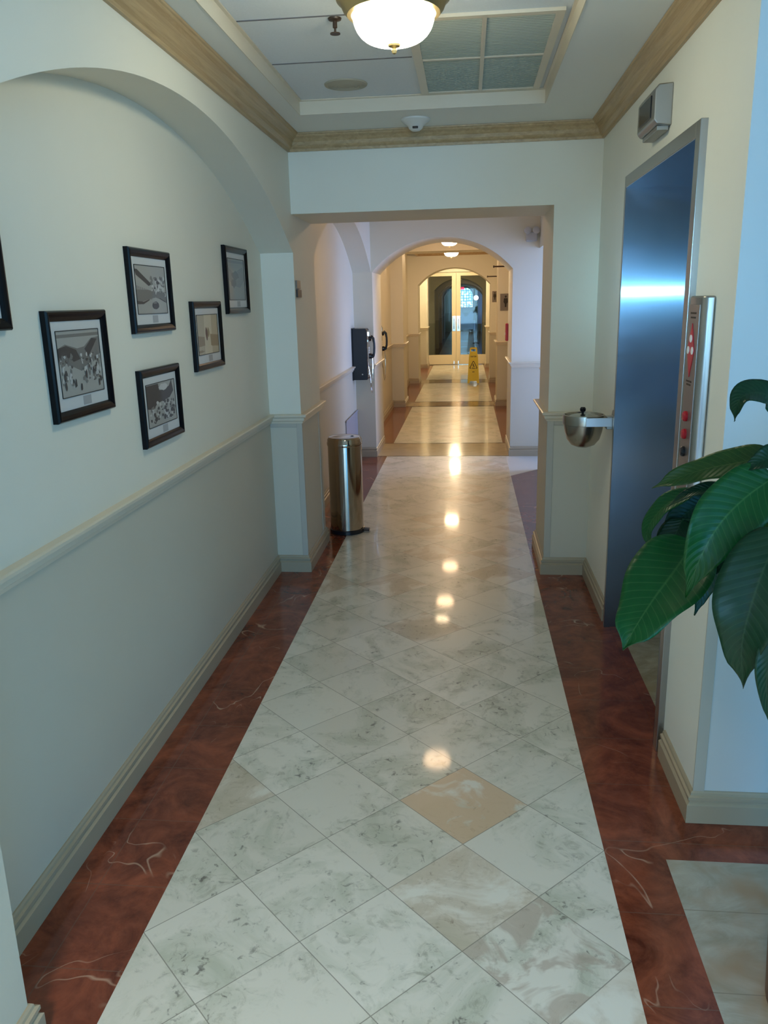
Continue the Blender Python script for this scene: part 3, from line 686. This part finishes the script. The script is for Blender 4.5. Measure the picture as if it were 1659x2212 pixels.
for y, x in ((23.0, -0.27), (27.0, -0.02)): ceiling_light(x, y, CL, M_lampfar if y > 25 else M_lamp2, 'small lit ceiling light seen through the right glass door' if y > 25 else 'ceiling light just behind the glass doors', 0.8)

gr = thing('air_filter_grille', 'four panel air return grille in the recessed ceiling', 'vent', (0, 0, ZT))
gx0, gx1, gy0, gy1 = -0.218, 0.332, 3.10, 4.15
bm = B()
for (a, b, c, d) in ((gx0, gx0 + .035, gy0, gy1), (gx1 - .03, gx1, gy0, gy1), (gx0 + .035, gx1 - .03, gy0, gy0 + .03), (gx0 + .035, gx1 - .03, gy1 - .025, gy1), (0.050, 0.066, gy0 + .03, gy1 - .025), (gx0 + .035, 0.050, 3.60, 3.616), (0.066, gx1 - .03, 3.60, 3.616)): box(bm, a, b, c, d, -0.012, -0.0005)
new('frame', bm, M_trim, gr)
for (a, b) in ((gx0 + .035, .05), (.066, gx1 - .03)):
    for (c, d) in ((gy0 + .03, 3.60), (3.616, gy1 - .025)):
        pbm = B(); box(pbm, a, b, c, d, -0.004, -0.0005)
        k = 26
        for i in range(k):
            yy = c + (d - c) * (i + .5) / k; box(pbm, a, b, yy - .003, yy + .003, -0.009, -0.004)
        new('louver_panel', pbm, M_grille, gr)
bm = B(); lathe(bm, [(0.098, -0.0005), (0.096, -0.006), (0.080, -0.010), (0.078, -0.006), (0.062, -0.012), (0.058, -0.007), (0.042, -0.013), (0.036, -0.008), (0.020, -0.013), (0.0, -0.013)], (-0.548, 3.94, ZT), 40)
tag(new('air_diffuser', bm, mat('stained_diffuser', (0.44, 0.41, 0.32), 0.6), smooth=True), 'round beige air diffuser in the tiled ceiling', 'vent')
sp = thing('fire_sprinkler', 'small dark fire sprinkler hanging from the tiled ceiling beside the lamp', 'sprinkler', (-0.46, 3.08, ZT))
bm = B(); lathe(bm, [(0.024, -0.0005), (0.022, -0.006), (0.008, -0.010), (0.008, -0.030), (0.004, -0.032), (0.004, -0.046), (0.0, -0.046)], seg=18); new('body', bm, M_brown, sp, smooth=True)
bm = B(); lathe(bm, [(0.0, -0.046), (0.018, -0.047), (0.018, -0.050), (0.0, -0.050)], seg=18); new('deflector', bm, M_brown, sp, smooth=True)
sd = thing('smoke_detector', 'white smoke detector with dark lens on the ceiling soffit above the portal', 'smoke detector', (-0.262, 4.40, ZS))
bm = B(); lathe(bm, [(0.075, -0.0005), (0.075, -0.008), (0.058, -0.022), (0.040, -0.032), (0.034, -0.046), (0.020, -0.056), (0.0, -0.058)], seg=36); new('dome', bm, M_wplas, sd, smooth=True)
new('lens', bx(-0.014, 0.014, -0.040, -0.026, -0.050, -0.040), M_blackp, sd, bevel=0.002)

# ------------------------------------------------------------------ things along the corridor
tb = thing('trash_can', 'tall polished steel pedal trash can behind the left pillar', 'trash can', (-0.866, 5.555, 0))
bm = B(); lathe(bm, [(0.118, 0.0), (0.127, 0.004), (0.127, 0.030), (0.121, 0.034)], seg=48); new('base_ring', bm, M_blackp, tb, smooth=True)
bm = B(); lathe(bm, [(0.121, 0.034), (0.121, 0.640)], seg=64); new('body', bm, M_bin, tb, smooth=True)
bm = B(); lathe(bm, [(0.124, 0.640), (0.126, 0.648), (0.126, 0.662), (0.122, 0.668), (0.122, 0.684), (0.112, 0.700), (0.108, 0.698), (0.06, 0.702), (0.0, 0.703)], seg=64); new('lid', bm, M_bin, tb, smooth=True)
bm = B(); box(bm, 0.10, 0.165, -0.035, 0.025, 0.012, 0.022); new('pedal', bm, M_blackp, tb, bevel=0.004)

ra = bx(XN + 0.0005, XN + 0.010, 7.62, 8.43, 0.11, 0.50)
box(ra, XN + 0.0095, XN + 0.016, 7.60, 8.44, 0.495, 0.512)
tag(new('low_grey_panel', ra, M_lowpanel, bevel=0.001), 'low grey panel on the left wall below the near payphone', 'panel')  # thin grey sheet with a top lip, low on the wall

def payphone(y, label):
    t = thing('payphone', label, 'telephone', (XN, y, 0.84), 'black payphones on the left wall')
    new('backplate', bx(0.0005, 0.012, -0.105, 0.105, 0.0, 0.525), M_blackpf, t, bevel=0.003)
    bm = B(); prism(bm, [(0.012, 0.005), (0.150, 0.005), (0.158, 0.012), (0.158, 0.505), (0.148, 0.518), (0.012, 0.520)], -0.10, 0.10, 'xz'); bd = new('body', bm, M_blackpf, t, bevel=0.004)
    bm = B(); lathe(bm, [(0.007, -0.1035), (0.007, -0.0995)], (0.105, 0, 0.062), 14, 'Y'); new('side_lock', bm, M_chrome, bd, smooth=True)
    new('face_plate', bx(0.157, 0.161, -0.085, 0.085, 0.03, 0.50), M_chrome, t, bevel=0.002)
    bm = B()
    for r in range(4):
        for c in range(3): box(bm, 0.160, 0.167, -0.002 + c * 0.024, 0.016 + c * 0.024, 0.24 + r * 0.024, 0.258 + r * 0.024)
    new('keypad', bm, M_wplas, t)
    new('coin_slot', bx(0.160, 0.172, 0.01, 0.05, 0.44, 0.485), M_chrome, t, bevel=0.002)
    new('coin_return', bx(0.160, 0.168, 0.0, 0.055, 0.05, 0.10), M_chrome, t, bevel=0.002)
    hy = -0.045
    new('cradle', bx(0.160, 0.178, hy - 0.02, hy + 0.02, 0.385, 0.41), M_chrome, t, bevel=0.002)
    bm = B(); pts = [(0.183, hy, 0.425), (0.203, hy, 0.437), (0.219, hy, 0.420), (0.227, hy, 0.37), (0.228, hy, 0.33), (0.225, hy, 0.28), (0.215, hy, 0.245), (0.200, hy, 0.235)]
    tube(bm, pts, [0.015, 0.017, 0.014, 0.012, 0.012, 0.012, 0.015, 0.017], 12)
    lathe(bm, [(0.023, 0.172), (0.026, 0.178), (0.024, 0.194), (0.012, 0.200)], (0, hy, 0.418), 16, 'X'); lathe(bm, [(0.025, 0.172), (0.029, 0.178), (0.026, 0.200), (0.012, 0.206)], (0, hy, 0.243), 16, 'X')
    new('handset', bm, M_blackp, t, smooth=True)
    bm = B(); tube(bm, [(0.205, hy, 0.22), (0.207, hy + .005, 0.12), (0.204, hy + .01, 0.02), (0.198, hy + .018, -0.10), (0.19, hy + .03, -0.135), (0.183, hy + .03, -0.10), (0.178, hy - .0, 0.03), (0.166, hy - .03, 0.14), (0.161, hy - .034, 0.19)], 0.0045, 8); new('armored_cord', bm, M_chrome, t, smooth=True)
    return t
payphone(8.31, 'black payphone on the left wall in front of the first arch')
payphone(9.62, 'second black payphone past the arch, only its handset showing')

ws = thing('wet_floor_sign', 'yellow wet floor caution sign standing before the glass doors', 'floor sign', (0.128, 16.05, 0))
def sign_panel(s):
    bm = B(); h = 0.70
    out = [(-0.115, 0), (-0.075, 0), (-0.062, 0.045), (0.062, 0.045), (0.075, 0), (0.115, 0), (0.088, 0.53), (0.075, 0.575), (0.072, 0.685), (0.060, 0.70), (-0.060, 0.70), (-0.072, 0.685), (-0.075, 0.575), (-0.088, 0.53)]
    hole = [(-0.045, 0.625), (0.045, 0.625), (0.045, 0.665), (-0.045, 0.665)]
    lo = [p for p in out]
    prism(bm, out[:7] + [(0.075, 0.575), (0.0735, 0.62), (-0.0735, 0.62), (-0.075, 0.575), (-0.088, 0.53)], -0.006, 0.006, 'xz')
    prism(bm, [(-0.0735, 0.62), (-0.045, 0.62), (-0.045, 0.668), (-0.0725, 0.668)], -0.006, 0.006, 'xz'); prism(bm, [(0.0735, 0.62), (0.045, 0.62), (0.045, 0.668), (0.0725, 0.668)], -0.006, 0.006, 'xz')
    prism(bm, [(-0.0725, 0.668), (0.0725, 0.668), (0.060, 0.70), (-0.060, 0.70)], -0.006, 0.006, 'xz')
    bmesh.ops.rotate(bm, verts=bm.verts, cent=(0, 0, 0.69), matrix=Matrix.Rotation(s * 0.17, 3, 'X'))
    bmesh.ops.translate(bm, verts=bm.verts, vec=(0, 0, 0.011))
    return bm
for s in (-1, 1):
    o = new('panel', sign_panel(s), M_yel, ws)
    rot = Matrix.Rotation(s * 0.17, 4, 'X'); piv = Vector((0, 0, 0.69))
    if s == -1:
        front = o
# artwork of the front panel (it leans toward the viewer at its foot)
fp = [v.co for v in front.data.vertices]
foot = min(fp, key=lambda c: c.y); lean = -0.17
def on_panel(x, z, d=0.0075):
    v = Vector((x, -d, z)) - Vector((0, 0, 0.69)); v = Matrix.Rotation(lean if min(c.y for c in fp) < -0.05 else -lean, 3, 'X') @ v + Vector((0, 0, 0.701)); return v
def on_faces(polys, name):
    bm = B()
    for poly in polys:
        A = [bm.verts.new(on_panel(x, z)) for x, z in poly]; Bq = [bm.verts.new(on_panel(x, z, 0.0058)) for x, z in poly]
        bm.faces.new(A); n = len(poly)
        for i in range(n): bm.faces.new((A[i], A[(i + 1) % n], Bq[(i + 1) % n], Bq[i]))
    return new(name, bm, M_ink, front)
def bar(x0, z0, x1, z1, w):
    d = Vector((x1 - x0, z1 - z0)); nn = Vector((-d.y, d.x)).normalized() * w / 2
    return [(x0 + nn.x, z0 + nn.y), (x1 + nn.x, z1 + nn.y), (x1 - nn.x, z1 - nn.y), (x0 - nn.x, z0 - nn.y)]
tri = [bar(-0.073, 0.295, -0.003, 0.435, 0.013), bar(0.003, 0.435, 0.073, 0.295, 0.013), bar(-0.073, 0.295, -0.045, 0.293, 0.013), bar(-0.030, 0.293, 0.035, 0.293, 0.013), bar(0.045, 0.293, 0.073, 0.295, 0.013)]
on_faces(tri, 'warning_triangle')
fig = [blob(-0.004, 0.376, 0.010, 0.011, 10, 0, 1), bar(-0.006, 0.366, 0.010, 0.335, 0.017), bar(0.010, 0.338, 0.030, 0.318, 0.010), bar(0.006, 0.335, -0.014, 0.312, 0.010), bar(-0.006, 0.36, -0.028, 0.345, 0.007)]
on_faces(fig, 'slipping_figure')
FONT = {'C': ['111', '100', '100', '100', '111'], 'A': ['010', '101', '111', '101', '101'], 'U': ['101', '101', '101', '101', '111'], 'T': ['111', '010', '010', '010', '010'], 'I': ['111', '010', '010', '010', '111'], 'O': ['111', '101', '101', '101', '111'], 'N': ['101', '111', '111', '111', '101'],
        'W': ['101', '101', '111', '111', '101'], 'E': ['111', '100', '110', '100', '111']}
def letters(word, x, z, s):
    out = []
    for k, ch in enumerate(word):
        for r, row in enumerate(FONT[ch]):
            for c, b in enumerate(row):
                if b == '1':
                    a = x + (k - len(word) / 2) * s * 4 + c * s; q = z + (2 - r) * s * 1.25
                    out.append([(a, q), (a + s, q), (a + s, q + s * 1.25), (a, q + s * 1.25)])
    return out
on_faces(letters('CAUTION', 0.0, 0.520, 0.0042), 'caution_lettering')
on_faces([bar(-0.022, 0.222, 0.022, 0.222, 0.012)], 'lower_mark')

def restroom_sign(x, y, z, w, h, label):
    t = thing('restroom_sign', label, 'sign', (x, y, z), 'restroom pictogram signs')
    new('plate', bx(-w / 2, w / 2, -0.008, -0.0005, 0, h), M_sign, t, bevel=0.002)
    bm = B(); s = h / 0.26
    prism(bm, blob(0, 0.215 * s, 0.016 * s, 0.018 * s, 12, 0), -0.0105, -0.0078, 'xz')
    prism(bm, [(-0.028 * s, 0.19 * s), (0.028 * s, 0.19 * s), (0.034 * s, 0.13 * s), (0.014 * s, 0.105 * s), (0.011 * s, 0.055 * s), (-0.011 * s, 0.055 * s), (-0.014 * s, 0.105 * s), (-0.034 * s, 0.13 * s)], -0.0105, -0.0078, 'xz')
    new('pictogram', bm, M_ink, t)
restroom_sign(0.582, 12.62, 1.445, 0.165, 0.25, 'grey restroom sign with black figure on the nearer right pier')
restroom_sign(0.540, 16.30, 1.56, 0.10, 0.21, 'small restroom sign with black figure on the farther right pier')
def arm(y, x0, z, name, label):
    t = thing(name, label, 'bracket', (XE, y, z), 'dark sign brackets on the right wall')
    new('wall_plate', bx(-0.012, -0.0005, -0.02, 0.02, -0.16, 0.03), M_brown, t, bevel=0.002)
    bm = B(); tube(bm, [(-0.010, 0, 0), (x0 - XE, 0, 0)], 0.011, 10); new('rod', bm, M_brown, t, smooth=True)
    bm = B(); lathe(bm, [(0.008, x0 - XE - 0.012), (0.018, x0 - XE - 0.006), (0.018, x0 - XE + 0.006), (0.008, x0 - XE + 0.012)], (0, 0, 0), 14, 'X'); new('end_cap', bm, M_brown, t, smooth=True)
arm(12.2, 0.385, 2.075, 'sign_bracket', 'dark projecting rod on the right wall just past the first arch')
arm(15.9, 0.385, 2.035, 'sign_bracket', 'smaller dark projecting rod farther down the right wall')
fa = thing('fire_alarm_box', 'red fire alarm box on the right inner side of the first arch', 'alarm', (XP - 0.010, 9.20, 1.165))
new('housing', bx(-0.030, -0.0005, -0.055, 0.055, 0, 0.19), M_redp, fa, bevel=0.008)
new('pull_lever', bx(-0.038, -0.029, -0.03, 0.03, 0.065, 0.09), M_white, fa, bevel=0.003)

el2 = thing('emergency_light', 'grey twin head emergency light high on the arch wall', 'emergency light', (0.632, 8.45, 2.165))
new('housing', bx(-0.055, 0.055, -0.06, -0.0005, 0.0, 0.085), M_gplas, el2, bevel=0.008)
for sx in (-0.042, 0.042):
    bm = B(); lathe(bm, [(0.020, -0.045), (0.034, -0.075), (0.034, -0.085), (0.028, -0.088), (0.0, -0.086)], (sx, 0, 0.10), 24, 'Y'); lathe(bm, [(0.008, 0.08), (0.008, 0.09)], (sx, -0.04, 0), 10, 'Z'); new('lamp_head', bm, M_gplas, el2, smooth=True)
rp = thing('room_sign', 'small brown two part sign on the left pillar reveal', 'sign', (XA, 4.735, 1.655))
new('name_plate', bx(0.0005, 0.010, -0.055, 0.05, 0.048, 0.095), M_sign, rp, bevel=0.002)
new('number_plate', bx(0.0005, 0.012, -0.05, 0.06, 0.0, 0.044), M_brown, rp, bevel=0.002)

# ------------------------------------------------------------------ beyond the glass doors
ac = thing('armchair', 'pale armchair in front of the far window, seen through the right glass door', 'chair', (-0.05, 41.0, 0))
new('seat', bx(-0.36, 0.36, -0.35, 0.30, 0.18, 0.45), M_up, ac, bevel=0.05)
bm = B(); prism(bm, [(-0.36, 0.40), (0.36, 0.40), (0.40, 1.02), (0.22, 1.05), (0.03, 0.80), (-0.03, 0.80), (-0.22, 1.05), (-0.40, 1.02)], 0.22, 0.34, 'xz'); new('backrest', bm, M_up, ac, bevel=0.02)
for s in (-1, 1): new('armrest', bx(s * 0.41 - 0.05, s * 0.41 + 0.05, -0.35, 0.30, 0.1, 0.62), M_up, ac, bevel=0.03)
for sx in (-0.3, 0.3):
    for sy in (-0.28, 0.25): new('leg', bx(sx - 0.02, sx + 0.02, sy - 0.02, sy + 0.02, 0.0, 0.18), M_brown, ac)
cu = B(); n = 40
top = [(0.50 + 0.011 * i, 39.2 + 0.03 * math.sin(i * 1.3)) for i in range(n // 2)]
for i in range(len(top) - 1):
    a, b = top[i], top[i + 1]; quad(cu, [(a[0], a[1], 0.5), (b[0], b[1], 0.5), (b[0], b[1], 2.0), (a[0], a[1], 2.0)])
co = new('window_curtain', cu, M_up, smooth=True); md = co.modifiers.new('thick', 'SOLIDIFY'); md.thickness = 0.01
tag(co, 'pale curtain lit blue beside the far right opening', 'curtain')
gl = thing('globe_lamp', 'white round globe lamp to the right of the far window', 'lamp', (0.335, 31.2, 0), None)
bm = B(); lathe(bm, [(0.12, 0), (0.12, 0.02), (0.02, 0.05), (0.014, 0.06), (0.014, 1.58), (0.03, 1.60)], seg=20); new('stand', bm, M_brown, gl, smooth=True)
bm = B(); lathe(bm, [(0.09 * math.sin(pi * i / 12) + 0.0001, 1.68 - 0.09 * math.cos(pi * i / 12)) for i in range(13)], seg=24); new('globe', bm, M_lampfar, gl, smooth=True)
ex = thing('exit_sign', 'small glowing red sign beside the top of the far window', 'sign', (-0.215, 30.5, 1.98))
new('face', bx(-0.07, 0.11, -0.02, 0.0, 0.0, 0.09), M_exit, ex); new('hanger', bx(0.015, 0.025, -0.012, -0.008, 0.09, 0.57), M_brown, ex)

# ------------------------------------------------------------------ potted plant
pl = thing('peace_lily', 'large glossy green leafy plant in a tall planter at the lobby corner', 'plant', (0.86, 1.58, 0))
bm = B(); lathe(bm, [(0.15, 0.0), (0.155, 0.01), (0.19, 0.70), (0.205, 0.72), (0.205, 0.76), (0.185, 0.76), (0.180, 0.72), (0.0, 0.72)], seg=40); new('planter', bm, M_pot, pl, smooth=True)
bm = B(); lathe(bm, [(0.178, 0.722), (0.12, 0.735), (0.0, 0.745)], seg=24); new('soil', bm, M_soil, pl, smooth=True)
C0 = Vector((0.86, 1.58, 0))
def spline(P, t):
    n = len(P) - 1; x = t * n; i = min(int(x), n - 1); f = x - i
    p1, p2 = P[i], P[i + 1]; p0 = P[i - 1] if i > 0 else p1 * 2 - p2; p3 = P[i + 2] if i + 2 <= n else p2 * 2 - p1
    return 0.5 * ((2 * p1) + (p2 - p0) * f + (2 * p0 - 5 * p1 + 4 * p2 - p3) * f * f + (-p0 + 3 * p1 - 3 * p2 + p3) * f ** 3)
def leaf(pts, hw, tilt, m, seed=0, fold=0.22, fullness=0.62):
    P = [Vector(p) for p in pts]; rr = random.Random(seed); n, k = 26, 10; ph = rr.uniform(0, 6)
    bm = B(); uvl = bm.loops.layers.uv.new('UVMap'); rows = []; info = {}
    for i in range(n + 1):
        t = i / n; p = spline(P, t); d = (spline(P, min(t + 0.02, 1)) - spline(P, max(t - 0.02, 0))).normalized()
        toward = (Vector((0, 0, 1.62)) * 0.75 + Vector((0, 0.2, 2.6)) * 0.25 - p).normalized()      # blades face the hall and the light
        s = d.cross(toward).normalized(); s = Matrix.Rotation(math.radians(tilt), 3, d) @ s; nn = s.cross(d).normalized()
        w = hw * (math.sin(pi * min(1, t ** fullness)) ** 0.75) * (1 - 0.15 * t) + 0.0008
        w *= 1 + 0.05 * math.sin(11 * t + ph * 2)
        if t > 0.84: w *= 0.38 + 0.62 * ((1 - t) / 0.16) ** 1.6
        row = []
        for j in range(k + 1):
            a = j / k * 2 - 1
            wave = hw * (0.09 * math.sin(8 * t + ph + (2 if a > 0 else 0)) + 0.05 * math.sin(19 * t + 2 * ph + a)) * abs(a) ** 2
            v = bm.verts.new(p + s * (w * a) + nn * (fold * w * abs(a) ** 1.3 + wave) - C0); row.append(v); info[v] = (j / k, t)
        rows.append(row)
    for a, b in zip(rows, rows[1:]):
        for j in range(k):
            f = bm.faces.new((a[j], a[j + 1], b[j + 1], b[j]))
            for l in f.loops: l[uvl].uv = info[l.vert]
    o = new('leaf', bm, m, pl, smooth=True, angle=180)
    sol = o.modifiers.new('thick', 'SOLIDIFY'); sol.thickness = 0.0009
    st = B(); a = Vector(P[0]) - C0; r0 = Vector((rr.uniform(-.06, .06), rr.uniform(-.06, .06), 0.735))
    mid = (a + r0) / 2 + Vector((0.05 * (1 if a.x > 0 else 0.2), 0, 0.16))
    q = [spline([r0, mid, a], i / 12) for i in range(13)]; q = [v for v in q]; q[-1] = q[-1] + (spline(P, 0.03) - C0 - a) * 0.5
    tube(st, q, [0.0055 - 0.0025 * i / 12 for i in range(13)], 8); new('stem', st, M_leafd, pl, smooth=True)
LEAVES = [
    ([[0.46, 1.6, 1.137], [0.416, 1.55, 1.097], [0.365, 1.5, 1.052], [0.325, 1.46, 1.01], [0.298, 1.44, 0.966]], 0.078, 12, M_leaf),
    ([[0.564, 1.5, 1.291], [0.506, 1.47, 1.259], [0.46, 1.45, 1.216], [0.428, 1.44, 1.157], [0.408, 1.45, 1.072]], 0.062, -15, M_leaf),
    ([[0.565, 1.52, 1.329], [0.519, 1.55, 1.309], [0.469, 1.58, 1.291], [0.419, 1.6, 1.268], [0.374, 1.62, 1.242]], 0.032, 20, M_leafy),
    ([[0.541, 1.38, 1.228], [0.51, 1.36, 1.159], [0.49, 1.35, 1.086], [0.483, 1.35, 1.016], [0.496, 1.36, 0.934]], 0.066, 10, M_leafd),
    ([[0.56, 1.47, 1.40], [0.527, 1.46, 1.442], [0.50, 1.45, 1.452], [0.474, 1.44, 1.446], [0.466, 1.44, 1.428], [0.468, 1.45, 1.402]], 0.027, 30, M_leafd),
    ([[0.469, 1.66, 1.225], [0.428, 1.67, 1.203], [0.398, 1.67, 1.173], [0.379, 1.66, 1.137], [0.387, 1.65, 1.102]], 0.024, 35, M_leaf),
    ([[0.52, 1.62, 1.139], [0.509, 1.63, 1.076], [0.496, 1.63, 1.025], [0.477, 1.62, 0.967]], 0.03, -20, M_leafd),
    ([[0.553, 1.5, 1.125], [0.521, 1.5, 1.106], [0.49, 1.49, 1.077], [0.474, 1.49, 1.02]], 0.013, 20, M_leafd),
    ([[0.544, 1.33, 1.086], [0.525, 1.32, 1.03], [0.519, 1.32, 0.961], [0.537, 1.32, 0.872]], 0.024, 0, M_leafd),
    ([[0.534, 1.55, 1.137], [0.505, 1.55, 1.122], [0.473, 1.54, 1.095], [0.466, 1.54, 1.079]], 0.022, -10, M_leafd),
    ([[0.604, 1.55, 1.217], [0.572, 1.55, 1.193], [0.548, 1.55, 1.17], [0.532, 1.55, 1.156]], 0.034, 10, M_leafy),
    ([[0.455, 1.68, 1.162], [0.437, 1.67, 1.119], [0.423, 1.66, 1.07], [0.412, 1.66, 1.023]], 0.034, 15, M_leafd),
    ([[0.576, 1.46, 1.17], [0.544, 1.47, 1.158], [0.511, 1.48, 1.14], [0.488, 1.48, 1.122]], 0.02, 0, M_leafd),
    ([[0.52, 1.70, 1.20], [0.475, 1.70, 1.175], [0.44, 1.69, 1.14], [0.428, 1.68, 1.09]], 0.034, -10, M_leafd),
    ([[0.62, 1.52, 1.30], [0.575, 1.50, 1.325], [0.54, 1.49, 1.325], [0.50, 1.50, 1.30]], 0.03, 15, M_leafd),
    ([[0.50, 1.66, 1.10], [0.462, 1.65, 1.075], [0.44, 1.64, 1.03], [0.436, 1.64, 0.985]], 0.03, 5, M_leafd),
    ([[0.542, 1.6, 1.227], [0.495, 1.61, 1.241], [0.449, 1.62, 1.232], [0.408, 1.63, 1.2]], 0.016, 20, M_leafd),
]
for i, (p, w, t, m) in enumerate(LEAVES): leaf(p, w, t, m, i)
# the rest of the clump, to the right of the frame
for i in range(12):
    a = -1.9 + i * 0.36; rr = random.Random(100 + i)
    dx, dy = math.cos(a), math.sin(a); L = rr.uniform(0.22, 0.34); z = rr.uniform(1.05, 1.38)
    b = C0 + Vector((dx * 0.10 + 0.08, dy * 0.10, z)); pts = [b + Vector((dx * L * s, dy * L * s, 0.03 * s - 0.16 * s * s)) for s in (0, .33, .66, 1)]
    leaf([tuple(q) for q in pts], rr.uniform(0.045, 0.065), rr.uniform(-20, 20), M_leaf if i % 2 else M_leafd, 200 + i)
